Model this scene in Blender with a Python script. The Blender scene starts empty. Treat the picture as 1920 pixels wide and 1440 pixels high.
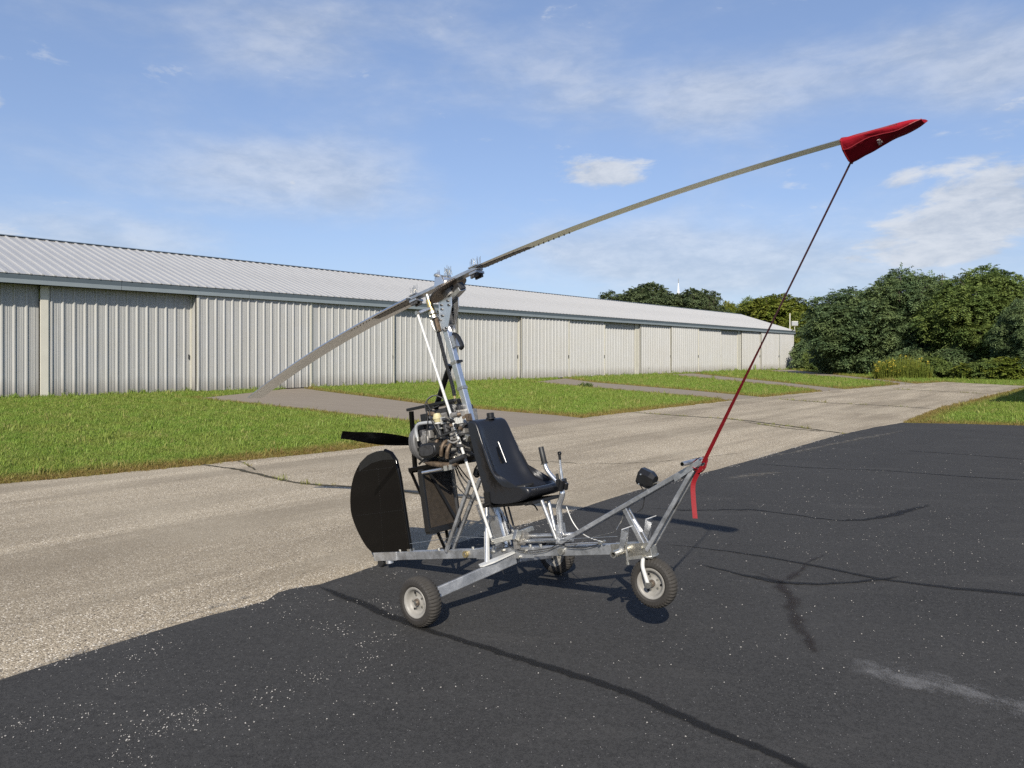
import bpy, bmesh, math, random
import numpy as np
from mathutils import Vector, Matrix, noise as mnoise

random.seed(7); np.random.seed(7)
scene = bpy.context.scene
COL = scene.collection

# ------------------------------------------------------------------ camera
CAM_H = 1.70
cam_data = bpy.data.cameras.new('camera')
cam_data.sensor_width = 36.0
cam_data.lens = 26.25                  # 1400 px focal length on a 1920 px wide frame
cam_data.shift_y = -53.0 / 1920.0      # level camera, horizon a little above the middle
cam_data.clip_start = 0.05
cam_data.clip_end = 5000.0
cam = bpy.data.objects.new('camera', cam_data)
COL.objects.link(cam)
cam.location = (0, 0, CAM_H)
cam.rotation_euler = (math.radians(90), 0, 0)
scene.camera = cam

# ------------------------------------------------------------------ sun and sky
SHADOW = Vector((0.148, 1.485))        # ground shadow of a 1 m stick
SUN_EL = math.atan2(1.0, SHADOW.length)
to_sun = Vector((-SHADOW.x, -SHADOW.y, 1.0)).normalized()
sun_data = bpy.data.lights.new('sun', 'SUN')
sun_data.energy = 4.5
sun_data.angle = math.radians(0.55)
sun_data.color = (1.0, 0.93, 0.81)
sun = bpy.data.objects.new('sun', sun_data)
COL.objects.link(sun)
sun.rotation_euler = to_sun.to_track_quat('Z', 'Y').to_euler()
sun.location = (-5, -30, 30)

world = bpy.data.worlds.new('World')
scene.world = world
world.use_nodes = True
wn, wl = world.node_tree.nodes, world.node_tree.links
wn.clear()
def WN(t, **kw):
    n = wn.new(t)
    for k, v in kw.items(): setattr(n, k, v)
    return n
def wmath(op, a, b=None, c=None, clamp=False):
    n = WN('ShaderNodeMath', operation=op); n.use_clamp = clamp
    for i, v in enumerate((a, b, c)):
        if v is None: continue
        if isinstance(v, (int, float)): n.inputs[i].default_value = v
        else: wl.new(v, n.inputs[i])
    return n.outputs[0]
sky = WN('ShaderNodeTexSky', sky_type='NISHITA')
sky.sun_disc = False
sky.sun_elevation = SUN_EL
sky.sun_rotation = math.atan2(to_sun.x, to_sun.y)
sky.altitude = 200
sky.air_density = 1.0
sky.dust_density = 1.2
sky.ozone_density = 1.6
tc = WN('ShaderNodeTexCoord')
sep = WN('ShaderNodeSeparateXYZ'); wl.new(tc.outputs['Generated'], sep.inputs[0])
az = wmath('ARCTAN2', sep.outputs[0], sep.outputs[1])
el = wmath('ARCSINE', sep.outputs[2])
cmb = WN('ShaderNodeCombineXYZ')
wl.new(wmath('MULTIPLY', az, 1.0), cmb.inputs[0]); wl.new(wmath('MULTIPLY', el, 2.6), cmb.inputs[1])
cmb.inputs[2].default_value = 3.7
def wnoise(scale, detail, rough, dist=0.0, off=0.0):
    m = WN('ShaderNodeMapping'); wl.new(cmb.outputs[0], m.inputs['Vector'])
    m.inputs['Location'].default_value = (off, off * 0.7, off * 1.3)
    m.inputs['Rotation'].default_value = (0, 0, math.radians(-14))
    n = WN('ShaderNodeTexNoise'); n.inputs['Scale'].default_value = scale
    n.inputs['Detail'].default_value = detail; n.inputs['Roughness'].default_value = rough
    n.inputs['Distortion'].default_value = dist
    wl.new(m.outputs[0], n.inputs['Vector']); return n.outputs['Fac']
thin = wnoise(3.2, 7, 0.58, 0.35, 1.9)      # veil of high cloud
puff = wnoise(11.0, 8, 0.62, 0.25, 5.3)     # heaped cloud
def azel(x, y):
    a = math.atan((x - 960) / 1400.0)
    return a, math.atan((667 - y) / 1400.0 * math.cos(a))
def blob(x, y, hw, hh, k):
    a0, e0 = azel(x, y); a1, e1 = azel(x + hw, y - hh)
    ga = wmath('POWER', wmath('DIVIDE', wmath('SUBTRACT', az, a0), max(1e-3, abs(a1 - a0))), 2.0)
    ge = wmath('POWER', wmath('DIVIDE', wmath('SUBTRACT', el, e0), max(1e-3, hh / 1400.0)), 2.0)
    return wmath('MULTIPLY', wmath('EXPONENT', wmath('MULTIPLY', wmath('ADD', ga, ge), -1.0)), k)
def addall(l):
    s = l[0]
    for q in l[1:]: s = wmath('ADD', s, q)
    return s
veil_m = addall([blob(500, 90, 230, 90, .46), blob(1290, 175, 430, 80, .50), blob(560, 345, 330, 60, .48),
                 blob(1500, 500, 620, 75, .56), blob(1880, 130, 190, 80, .42), blob(900, 60, 500, 70, .20),
                 blob(160, 450, 230, 40, .42), blob(1060, 470, 260, 60, .34), blob(250, 200, 240, 60, .16)])
puff_m = addall([blob(1130, 324, 92, 25, .70), blob(1875, 375, 180, 66, .74), blob(1680, 462, 260, 50, .52),
                 blob(100, 440, 150, 30, .40), blob(1690, 328, 50, 24, .40), blob(-10, 195, 24, 26, .55), blob(1900, 200, 90, 45, .34),
                 blob(620, 330, 150, 34, .34)])
def ramp01(x, lo, hi):
    n = WN('ShaderNodeMapRange', interpolation_type='SMOOTHSTEP')
    wl.new(x, n.inputs['Value']); n.inputs['From Min'].default_value = lo; n.inputs['From Max'].default_value = hi
    return n.outputs[0]
veil = ramp01(wmath('ADD', wmath('ADD', wmath('MULTIPLY', thin, 1.25), -0.12), wmath('ADD', veil_m, wmath('MULTIPLY', wmath('SUBTRACT', puff, 0.5), 0.30))), 0.52, 1.18)
heap = ramp01(wmath('ADD', wmath('ADD', wmath('MULTIPLY', puff, 1.9), -0.48), puff_m), 0.68, 1.12)
cover_ = wmath('MAXIMUM', wmath('MULTIPLY', veil, 0.56), wmath('MULTIPLY', heap, 0.84))
cover_ = wmath('MULTIPLY', cover_, ramp01(el, -0.02, 0.03), clamp=True)
gm = WN('ShaderNodeGamma'); wl.new(sky.outputs[0], gm.inputs[0]); gm.inputs[1].default_value = 0.62
tint = WN('ShaderNodeMix', data_type='RGBA', blend_type='MULTIPLY'); tint.inputs[0].default_value = 1.0
wl.new(gm.outputs[0], tint.inputs[6]); tint.inputs[7].default_value = (0.95, 1.075, 1.37, 1)
bg_sky = WN('ShaderNodeBackground'); wl.new(tint.outputs[2], bg_sky.inputs['Color']); bg_sky.inputs['Strength'].default_value = 0.140
bg_cl = WN('ShaderNodeBackground'); bg_cl.inputs['Color'].default_value = (0.66, 0.70, 0.77, 1); bg_cl.inputs['Strength'].default_value = 0.67
clf = wnoise(19.0, 8, 0.66, 0.3, 8.1)
clm = WN('ShaderNodeMix', data_type='RGBA'); wl.new(ramp01(wmath('ADD', wmath('MULTIPLY', clf, 0.6), wmath('MULTIPLY', puff, 0.5)), 0.38, 0.72), clm.inputs[0])
clm.inputs[6].default_value = (0.50, 0.56, 0.66, 1); clm.inputs[7].default_value = (0.78, 0.81, 0.86, 1); wl.new(clm.outputs[2], bg_cl.inputs['Color'])
mixw = WN('ShaderNodeMixShader')
wl.new(cover_, mixw.inputs[0]); wl.new(bg_sky.outputs[0], mixw.inputs[1]); wl.new(bg_cl.outputs[0], mixw.inputs[2])
wout = WN('ShaderNodeOutputWorld'); wl.new(mixw.outputs[0], wout.inputs['Surface'])

vs = scene.view_settings
vs.view_transform = 'Standard'; vs.look = 'None'; vs.exposure = 0.5; vs.gamma = 1.0; vs.use_curve_mapping = False
scene.cycles.use_denoising = False
scene.cycles.max_bounces = 6
scene.cycles.diffuse_bounces = 3
scene.cycles.glossy_bounces = 4
scene.cycles.transparent_max_bounces = 8
scene.cycles.caustics_reflective = False
scene.cycles.caustics_refractive = False
scene.cycles.sample_clamp_indirect = 4.0

# ------------------------------------------------------------------ calibration of the place
F_PX, CX, HY = 1400.0, 960.0, 667.0
def gnd(x, y, z=0.0):
    Y = (CAM_H - z) * F_PX / (y - HY)
    return Vector(((x - CX) / F_PX * Y, Y, z))
def at(x, y, Y):
    return Vector(((x - CX) / F_PX * Y, Y, CAM_H - (y - HY) / F_PX * Y))

# ------------------------------------------------------------------ mesh helpers
class MB:
    def __init__(s): s.v = []; s.f = []; s.m = []; s.cur = 0
    def add(s, vs_, fs):
        o = len(s.v); s.v += [tuple(p) for p in vs_]
        for f in fs: s.f.append(tuple(i + o for i in f)); s.m.append(s.cur)
        return s
    def box(s, c, size, rot=None):
        hx, hy, hz = size[0] / 2, size[1] / 2, size[2] / 2
        P = [Vector((x, y, z)) for x in (-hx, hx) for y in (-hy, hy) for z in (-hz, hz)]
        if rot is not None: P = [rot @ p for p in P]
        c = Vector(c)
        return s.add([p + c for p in P], [(0,1,3,2),(4,6,7,5),(0,4,5,1),(2,3,7,6),(0,2,6,4),(1,5,7,3)])
    def bar(s, p, q, w, h, up=(0,0,1)):
        p, q = Vector(p), Vector(q); d = (q - p)
        L = d.length; d.normalize(); up = Vector(up)
        side = d.cross(up)
        if side.length < 1e-4: side = d.cross(Vector((0,1,0)))
        side.normalize(); u = side.cross(d)
        R = Matrix((d, side, u)).transposed()
        return s.box((p + q) / 2, (L, w, h), R)
    def tube(s, pts, r, n=8, cap=True):
        pts = [Vector(p) for p in pts]; N = len(pts)
        rr = r if isinstance(r, (list, tuple)) else [r] * N
        rings = []; t0 = (pts[1] - pts[0]).normalized()
        a = t0.orthogonal().normalized()
        for i, p in enumerate(pts):
            if i == 0: t = t0
            elif i == N - 1: t = (pts[-1] - pts[-2]).normalized()
            else: t = ((pts[i+1] - p).normalized() + (p - pts[i-1]).normalized()).normalized()
            a = (a - t * a.dot(t)).normalized(); b = t.cross(a)
            rings.append([p + (a * math.cos(2*math.pi*k/n) + b * math.sin(2*math.pi*k/n)) * rr[i] for k in range(n)])
        V = [q for g in rings for q in g]; Fc = []
        for i in range(N - 1):
            for k in range(n):
                Fc.append((i*n+k, i*n+(k+1)%n, (i+1)*n+(k+1)%n, (i+1)*n+k))
        if cap: Fc += [tuple(range(n-1, -1, -1)), tuple((N-1)*n + k for k in range(n))]
        return s.add(V, Fc)
    def lathe(s, c, axis, prof, n=32, ref=None):
        """prof: list of (radius, height along axis)"""
        c = Vector(c); ax = Vector(axis).normalized()
        a = Vector(ref).normalized() if ref else ax.orthogonal().normalized(); b = ax.cross(a)
        V = []; Fc = []; K = len(prof)
        for j in range(n):
            an = 2*math.pi*j/n; dr = a*math.cos(an) + b*math.sin(an)
            for r, h in prof: V.append(c + dr*r + ax*h)
        for j in range(n):
            j2 = (j+1) % n
            for k in range(K-1): Fc.append((j*K+k, j2*K+k, j2*K+k+1, j*K+k+1))
        return s.add(V, Fc)
    def disc(s, c, axis, r, h, n=20):
        return s.lathe(c, axis, [(0.0001, -h/2), (r, -h/2), (r, h/2), (0.0001, h/2)], n)
    def prism(s, poly, off):
        """poly: list of 3D points, extruded by vector off"""
        P = [Vector(p) for p in poly]; n = len(P); off = Vector(off)
        V = P + [p + off for p in P]
        Fc = [tuple(range(n-1, -1, -1)), tuple(range(n, 2*n))] + [(i, (i+1)%n, n+(i+1)%n, n+i) for i in range(n)]
        return s.add(V, Fc)
    def grid(s, rows, closed_v=False):
        """rows: list of equal length point lists"""
        K = len(rows[0]); V = [p for r in rows for p in r]; Fc = []
        for i in range(len(rows)-1):
            for k in range(K if closed_v else K-1):
                k2 = (k+1) % K
                Fc.append((i*K+k, i*K+k2, (i+1)*K+k2, (i+1)*K+k))
        return s.add(V, Fc)
    def mesh(s, name, smooth=False, fix=True):
        me = bpy.data.meshes.new(name)
        me.from_pydata(s.v, [], s.f)
        if fix and len(s.f) < 60000:
            bm = bmesh.new(); bm.from_mesh(me)
            bmesh.ops.recalc_face_normals(bm, faces=bm.faces); bm.to_mesh(me); bm.free()
        if smooth: me.shade_smooth()
        return me
    def build(s, name, mat, parent=None, smooth=None, angle=40, bevel=0, sub=0, offset=None):
        if offset is not None: s.v = [tuple(Vector(p) + offset) for p in s.v]
        me = s.mesh(name)
        for m in (mat if isinstance(mat, (list, tuple)) else [mat]): me.materials.append(m)
        if any(s.m): me.polygons.foreach_set('material_index', s.m)
        if smooth:
            if smooth == 'all': me.shade_smooth()
            else: me.shade_smooth(); me.set_sharp_from_angle(angle=math.radians(angle))
        o = bpy.data.objects.new(name, me); COL.objects.link(o)
        if parent: o.parent = parent
        if bevel:
            b = o.modifiers.new('bevel', 'BEVEL'); b.width = bevel; b.segments = 2; b.limit_method = 'ANGLE'; b.angle_limit = math.radians(50)
        if sub:
            b = o.modifiers.new('sub', 'SUBSURF'); b.levels = sub; b.render_levels = sub
        return o
def catmull(pts, k=6):
    P = [Vector(p) for p in pts]; P = [P[0]*2 - P[1]] + P + [P[-1]*2 - P[-2]]; out = []
    for i in range(1, len(P)-2):
        for j in range(k):
            t = j / k
            out.append(0.5*((2*P[i]) + (-P[i-1]+P[i+1])*t + (2*P[i-1]-5*P[i]+4*P[i+1]-P[i+2])*t*t + (-P[i-1]+3*P[i]-3*P[i+1]+P[i+2])*t**3))
    out.append(P[-2]); return out
def tag(o, label=None, cat=None, group=None, kind=None):
    if label: o['label'] = label
    if cat: o['category'] = cat
    if group: o['group'] = group
    if kind: o['kind'] = kind
    return o
def empty(name, loc, rot=None):
    o = bpy.data.objects.new(name, None); COL.objects.link(o); o.location = loc
    o.empty_display_size = 0.2
    if rot is not None: o.rotation_euler = rot
    return o

# ------------------------------------------------------------------ materials
class NT:
    def __init__(s, name):
        s.mat = bpy.data.materials.new(name); s.mat.use_nodes = True
        s.t = s.mat.node_tree; s.n = s.t.nodes; s.l = s.t.links
        s.b = s.n['Principled BSDF']; s.out = s.n['Material Output']
        s._c = None
    def node(s, t, **kw):
        n = s.n.new(t)
        for k, v in kw.items(): setattr(n, k, v)
        return n
    def set(s, sock, v):
        if isinstance(v, (int, float)): sock.default_value = v
        elif isinstance(v, (tuple, list)): sock.default_value = tuple(v) + ((1,) if len(v) == 3 and len(sock.default_value) == 4 else ())
        else: s.l.new(v, sock)
    def pos(s, obj=False):
        if obj: return s.node('ShaderNodeTexCoord').outputs['Object']
        return s.node('ShaderNodeNewGeometry').outputs['Position']
    def mapping(s, v, scale=(1,1,1), rot=(0,0,0), loc=(0,0,0)):
        m = s.node('ShaderNodeMapping'); s.l.new(v, m.inputs['Vector'])
        m.inputs['Scale'].default_value = scale; m.inputs['Rotation'].default_value = rot; m.inputs['Location'].default_value = loc
        return m.outputs[0]
    def noise(s, v, scale, detail=3, rough=.5, dist=0):
        n = s.node('ShaderNodeTexNoise'); s.l.new(v, n.inputs['Vector'])
        n.inputs['Scale'].default_value = scale; n.inputs['Detail'].default_value = detail
        n.inputs['Roughness'].default_value = rough; n.inputs['Distortion'].default_value = dist
        return n.outputs['Fac']
    def voro(s, v, scale, out='Distance', feature='F1'):
        n = s.node('ShaderNodeTexVoronoi', feature=feature); s.l.new(v, n.inputs['Vector']); n.inputs['Scale'].default_value = scale
        return n.outputs[out]
    def ramp(s, x, stops, interp='LINEAR'):
        r = s.node('ShaderNodeValToRGB'); s.l.new(x, r.inputs[0]); cr = r.color_ramp; cr.interpolation = interp
        while len(cr.elements) < len(stops): cr.elements.new(0.5)
        for e, (p, c) in zip(cr.elements, stops):
            e.position = p; e.color = tuple(c) + (1,) if isinstance(c, (tuple, list)) else (c, c, c, 1)
        return r.outputs[0]
    def math(s, op, a, b=0.0, clamp=False):
        n = s.node('ShaderNodeMath', operation=op); n.use_clamp = clamp; s.set(n.inputs[0], a); s.set(n.inputs[1], b); return n.outputs[0]
    def mix(s, fac, a, b, mode='MIX'):
        n = s.node('ShaderNodeMix', data_type='RGBA', blend_type=mode); n.clamp_factor = True
        s.set(n.inputs[0], fac); s.set(n.inputs[6], a); s.set(n.inputs[7], b); return n.outputs[2]
    def bump(s, h, strength=.5, dist=.01):
        n = s.node('ShaderNodeBump'); s.set(n.inputs['Height'], h); n.inputs['Strength'].default_value = strength; n.inputs['Distance'].default_value = dist
        s.l.new(n.outputs[0], s.b.inputs['Normal'])
    def p(s, **kw):
        for k, v in kw.items(): s.set(s.b.inputs[k.replace('_', ' ')], v)
        return s

def metal(name, col, rough, metallic=1.0, var=.12, scale=14, stretch=(1,1,1)):
    t = NT(name); v = t.mapping(t.pos(True), stretch)
    n = t.ramp(t.noise(v, scale, 6, .68, .4), [(.28, 0), (.72, 1)]); n2 = t.noise(v, scale*6, 3, .6)
    t.p(Base_Color=t.mix(n, [c*(1-var*1.3) for c in col], [min(1, c*(1+var)) for c in col]), Metallic=metallic,
        Roughness=t.math('ADD', t.math('MULTIPLY', t.math('ADD', n, n2), rough*.45), rough*.55))
    return t.mat
def paint(name, col, rough=.4, var=.15, scale=8, bump=0.0, coat=0.0):
    t = NT(name); v = t.pos(True); n = t.noise(v, scale, 5, .6)
    t.p(Base_Color=t.mix(n, [c*(1-var) for c in col], [min(1, c*(1+var)) for c in col]),
        Roughness=t.math('ADD', t.math('MULTIPLY', t.noise(v, scale*3, 4, .6), rough*.5), rough*.7), Coat_Weight=coat)
    if bump: t.bump(t.noise(v, 160, 3), bump, .002)
    return t.mat
M = {}
M['alu'] = metal('brushed_aluminium', (.53,.535,.54), .42, .88, .26, 9)
M['alu_dull'] = metal('dull_aluminium', (.40,.405,.41), .5, .82, .28, 9)
M['alu_bright'] = metal('polished_aluminium', (.74,.74,.74), .30, .92, .08, 6)
M['blade'] = metal('blade_aluminium', (.60,.62,.645), .24, .95, .10, 5, (1,6,6))
M['white_metal'] = paint('white_painted_tube', (.50,.50,.48), .4, .06)
M['steel'] = metal('zinc_steel', (.48,.465,.42), .38, .9, .2, 30)
M['brass'] = metal('brass', (.50,.40,.20), .48, .9, .2, 30)
M['rust'] = metal('rusty_ring', (.26,.21,.17), .5, .8, .4, 24)
M['cast'] = metal('cast_engine_metal', (.25,.24,.225), .55, .5, .35, 40)
M['cast_dark'] = metal('dark_cast_metal', (.045,.045,.047), .5, .4, .3, 40)
M['iron_brown'] = metal('heat_browned_iron', (.13,.095,.065), .6, .5, .45, 45)
M['black'] = paint('black_gloss_paint', (.003,.0028,.0028), .14, .2, 6, 0, 0.0)
M['black'].node_tree.nodes['Principled BSDF'].inputs['Specular IOR Level'].default_value = .2
M['black_satin'] = paint('black_satin_paint', (.008,.008,.0085), .38, .3)
M['black_plastic'] = paint('black_polyethylene', (.010,.0105,.013), .34, .15, 5, .12)
M['rubber'] = paint('black_rubber_hose', (.016,.016,.016), .55, .3)
M['tyre'] = paint('dusty_tyre_rubber', (.024,.021,.018), .75, .35, 30, .2)
M['tread'] = paint('worn_tread_rubber', (.036,.032,.027), .85, .3, 40, .3)
M['rim'] = paint('silver_wheel_paint', (.235,.225,.205), .5, .3, 26)
M['cream'] = paint('yellowed_plastic', (.46,.41,.24), .5, .12, 30)
M['drive_grey'] = paint('grey_drive_casing', (.10,.10,.102), .5, .25, 12)
M['pvc'] = paint('grey_hose_plastic', (.30,.31,.32), .4, .12, 20)
M['radiator'] = None
t = NT('radiator_core'); v = t.pos(True)
w_ = t.node('ShaderNodeTexWave', wave_type='BANDS', bands_direction='Z'); t.l.new(v, w_.inputs['Vector']); w_.inputs['Scale'].default_value = 60
t.p(Base_Color=t.mix(t.noise(v, 25, 4), (.018,.015,.012), (.075,.058,.043)), Roughness=.7, Metallic=.2); t.bump(w_.outputs['Fac'], .6, .004)
M['radiator'] = t.mat
t = NT('red_cover_cloth'); v = t.pos(True)
n = t.noise(v, 9, 4, .6)
t.p(Base_Color=t.mix(n, (.20,.004,.012), (.34,.008,.020)), Roughness=.88, Specular_IOR_Level=.2); t.bump(t.noise(v, 11, 3, .5, .5), .55, .02)
M['red'] = t.mat
M['strap'] = paint('red_webbing', (.21,.004,.009), .6, .15, 60, .2)
M['strap_dark'] = paint('dark_red_webbing', (.030,.005,.008), .7, .2, 60, .2)
M['thread'] = paint('white_thread', (.62,.55,.52), .7, .1)

# ================================================================== GROUND
WALL_A = gnd(0, 748); WALL_B = gnd(1480, 691.3)
WD = (WALL_B - WALL_A); WALL_L = WD.length; WD.normalize()
def wall_s(x):
    u = (x - CX) / F_PX
    return (u*WALL_A.y - WALL_A.x) / (WD.x - u*WD.y)
ROAD_ROT = math.atan2(WD.y, WD.x)

# --- materials
t = NT('asphalt_sealed'); v = t.pos()
fine = t.noise(v, 210, 4, .72); mid_ = t.noise(v, 26, 5, .6); big = t.ramp(t.noise(v, .7, 6, .66, .6), [(.30, 0), (.70, 1)])
grit = t.voro(v, 95); gritc = t.voro(v, 95, 'Color')
base = t.mix(big, (.0150,.0146,.0146), (.034,.033,.0322))
base = t.mix(t.ramp(fine, [(.40, 0), (.72, 1)]), base, (.100,.098,.095))
base = t.mix(t.math('MULTIPLY', t.ramp(mid_, [(.30, .0), (.75, .55)]), 1), base, (.018,.0176,.0172))
sc = t.node('ShaderNodeSeparateColor'); t.l.new(gritc, sc.inputs[0])
worn = t.ramp(t.noise(v, .9, 5, .65, .6), [(.50, 0), (.72, 1)])
speck = t.math('MULTIPLY', t.ramp(grit, [(.12, 1), (.26, 0)]), t.math('GREATER_THAN', t.math('ADD', sc.outputs[0], t.math('MULTIPLY', worn, .07)), .955))
base = t.mix(t.math('MULTIPLY', t.math('GREATER_THAN', sc.outputs[1], .55), .5), base, (.060,.0585,.056))
base = t.mix(speck, base, (.30,.29,.275))
dust = t.math('MULTIPLY', t.ramp(t.noise(t.mapping(v, (1.0,3.2,1), (0,0,-.35)), .8, 6, .68, .5), [(.55, 0), (.80, 1)]), .28)
base = t.mix(dust, base, (.11,.105,.098))
t.p(Base_Color=base, Roughness=t.math('ADD', t.math('MULTIPLY', mid_, .2), .74), Specular_IOR_Level=.10)
t.bump(t.math('ADD', fine, t.math('MULTIPLY', grit, .4)), .55, .004)
M['asphalt'] = t.mat

t = NT('taxiway_aggregate'); v = t.pos()
g1 = t.voro(v, 120, 'Color'); sc = t.node('ShaderNodeSeparateColor'); t.l.new(g1, sc.inputs[0])
gd = t.voro(v, 120)
fine = t.noise(v, 120, 4, .7)
along = t.mapping(v, (1,1,1), (0,0,-ROAD_ROT)); along = t.mapping(along, (.10,1.0,1))
streak = t.noise(along, 1.15, 6, .62, .5); patch = t.noise(v, .32, 5, .6, .3)
base = t.mix(sc.outputs[0], (.33,.275,.195), (.60,.515,.385))
base = t.mix(t.ramp(gd, [(.40, 0), (.66, .8)]), base, (.15,.12,.085))
base = t.mix(t.math('GREATER_THAN', sc.outputs[1], .93), base, (.80,.73,.61))
base = t.mix(t.math('LESS_THAN', sc.outputs[2], .07), base, (.085,.075,.065))
dark = t.ramp(streak, [(.38, 0), (.62, 1)])
base = t.mix(t.math('MULTIPLY', dark, .70), base, (.185,.155,.115))
base = t.mix(t.math('MULTIPLY', t.ramp(patch, [(.45, 0), (.75, 1)]), .35), base, (.50,.44,.335))
t.p(Base_Color=base, Roughness=.95, Specular_IOR_Level=.08)
t.bump(t.math('ADD', t.math('MULTIPLY', gd, -.8), fine), .6, .006)
M['taxiway'] = t.mat

t = NT('old_driveway'); v = t.pos()
across = t.mapping(v, (1,1,1), (0,0,-ROAD_ROT)); across = t.mapping(across, (2.2,.12,1))
st = t.noise(across, 1.6, 6, .65, .5); fine = t.noise(v, 45, 4, .7)
base = t.mix(st, (.135,.112,.086), (.27,.228,.178)); base = t.mix(t.math('MULTIPLY', fine, .4), base, (.34,.295,.24))
t.p(Base_Color=base, Roughness=.95, Specular_IOR_Level=.08); t.bump(fine, .4, .006)
M['drive'] = t.mat

t = NT('lawn_soil'); v = t.pos()
n = t.noise(v, .5, 5, .6); n2 = t.noise(v, 14, 5, .7)
base = t.mix(n, (.075,.105,.018), (.12,.145,.030)); base = t.mix(t.math('MULTIPLY', n2, .5), base, (.10,.088,.032))
t.p(Base_Color=base, Roughness=.95, Specular_IOR_Level=.1)
M['soil'] = t.mat

def sheet(name, pts, z, mat, thick=0.0, parent=None, kind='structure'):
    bm = bmesh.new()
    vs_ = [bm.verts.new((p[0], p[1], z)) for p in pts]
    f = bm.faces.new(vs_); bm.normal_update()
    if f.normal.z < 0: f.normal_flip()
    if thick:
        r = bmesh.ops.extrude_face_region(bm, geom=[f])
        for g in r['geom']:
            if isinstance(g, bmesh.types.BMVert): g.co.z -= thick
        bmesh.ops.recalc_face_normals(bm, faces=bm.faces)
    bmesh.ops.triangulate(bm, faces=bm.faces)
    me = bpy.data.meshes.new(name); bm.to_mesh(me); bm.free(); me.materials.append(mat)
    o = bpy.data.objects.new(name, me); COL.objects.link(o)
    if parent: o.parent = parent
    elif kind: o['kind'] = kind
    return o
def densify(P, step=.35, jit=.02, freq=.9, seed=0):
    out = []
    for i in range(len(P)-1):
        a, b = Vector(P[i]), Vector(P[i+1]); n = max(1, int((b-a).length/step))
        for k in range(n):
            q = a.lerp(b, k/n); s = q.y*.03 + .4
            off = Vector((mnoise.noise((q.x*freq+seed, q.y*freq, 0)), mnoise.noise((q.x*freq, q.y*freq+seed, 9)), 0))
            out.append(q + off*jit*2*s)
    out.append(Vector(P[-1])); return out
PX = lambda L: [gnd(x, y) for x, y in L]
# the lawn and everything beyond, out to the horizon
sheet('ground', [(-2500,-400),(2500,-400),(2500,3500),(-2500,3500)], -.035, M['soil'])
edge_up = PX([(-900,1006),(0,905),(320,876),(640,843),(900,811),(960,800),(1104,781),(1250,764),(1400,747),(1560,731.5),(1680,721),(1771,715.7)])
edge_end = PX([(1771,715.7),(1850,719.6),(1930,723.6)])
edge_dn = PX([(1930,723.6),(1757,766),(1692,792)])
edge_up_d = densify(edge_up, .25, .07, 1.6, 3)
TAXI = edge_up_d + edge_end[1:] + densify(edge_dn, .5, .05, .7, 8)[1:] + PX([(1600,830),(1325,905),(600,1125),(0,1320),(-700,1545)]) + [Vector((-9.5,1.0,0))]
taxi = sheet('taxiway', TAXI, -.014, M['taxiway'])
ap_edge = PX([(-700,1478),(-300,1366),(0,1274),(213,1207),(330,1172),(393,1153),(500,1126.5),(520,1112),(547,1104),(600,1095.5),(625,1087),(660,1077),(716,1057),(760,1045),(900,1006),(1080,955),(1197,919),(1313,888),(1400,865),(1480,842),(1570,816),(1640,801),(1692,792.5)])
ap_far = PX([(1692,792.5),(1800,794.5),(1920,798),(2700,822)])
APRON = densify(ap_edge, .16, .022, 2.1, 5) + densify(ap_far, .4, .03, .8, 2)[1:] + [Vector((60,14,0)), Vector((60,-25,0)), Vector((-30,-25,0)), Vector((-14,-6,0))]
apron = sheet('asphalt_apron', APRON, 0.0, M['asphalt'], .03)
DRIVES = [
 [(372,746),(480,757),(640,774.5),(790,790.5),(880,803),(905,812),(960,803),(1106,784),(1040,777),(960,771),(800,757),(700,744),(600,732),(560,726)],
 [(1000,716),(1115,727),(1300,743),(1385,750.5),(1404,749),(1442,745),(1300,731.5),(1110,716),(1060,709)],
 [(1245,701.8),(1350,712),(1500,727),(1545,733),(1592,730),(1480,718),(1370,707),(1300,699.8)],
 [(1425,694.2),(1560,707),(1650,714),(1690,720.5),(1722,719.5),(1640,710),(1560,701.5),(1480,693)]]
DW = [PX(d) for d in DRIVES]
for i, d in enumerate(DW):
    sheet('driveway', d, -.019 , M['drive'])

# --- joints and cracks of the taxiway, tar and dust on the apron
def strip(name, px, widths, mat, z, parent, jit=.012, seed=0, step=.10):
    P = [gnd(x, y) for x, y in px]
    acc = [0]
    for i in range(1, len(P)): acc.append(acc[-1] + (P[i]-P[i-1]).length)
    c = catmull(P, 26); rows = []
    if not isinstance(widths, (list, tuple)): widths = [widths]*len(px)
    L = 0
    for i, q in enumerate(c):
        if i: L += (q - c[i-1]).length
        tt = i/(len(c)-1)*(len(px)-1); k = min(int(tt), len(px)-2); w = widths[k]*(1-(tt-k)) + widths[k+1]*(tt-k)
        tg = (c[min(i+1, len(c)-1)] - c[max(i-1, 0)]).normalized(); sd = Vector((-tg.y, tg.x, 0))
        j1 = (mnoise.noise((q.x*3+seed, q.y*3, 1)) + .7*mnoise.noise((q.x*13+seed, q.y*13, 1)))*jit; j2 = (mnoise.noise((q.x*3, q.y*3+seed, 7)) + .7*mnoise.noise((q.x*13, q.y*13+seed, 7)))*jit; cj = mnoise.noise((q.x*7, q.y*7, seed+3.3))*jit; j1 += cj; j2 += cj
        rows.append([q + sd*(w/2*f + (j1*(1-f)/2 + j2*(1+f)/2)) + Vector((0,0,z)) for f in (-1,-.5,0,.5,1)])
    mb = MB(); mb.grid(rows)
    o = mb.build(name, mat, parent)
    uv = o.data.uv_layers.new(name='UVMap')
    K = 5; n = len(rows)
    for poly in o.data.polygons:
        for li in poly.loop_indices:
            vi = o.data.loops[li].vertex_index
            uv.data[li].uv = ((vi % K)/(K-1), (vi // K)/(n-1))
    return o
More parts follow.
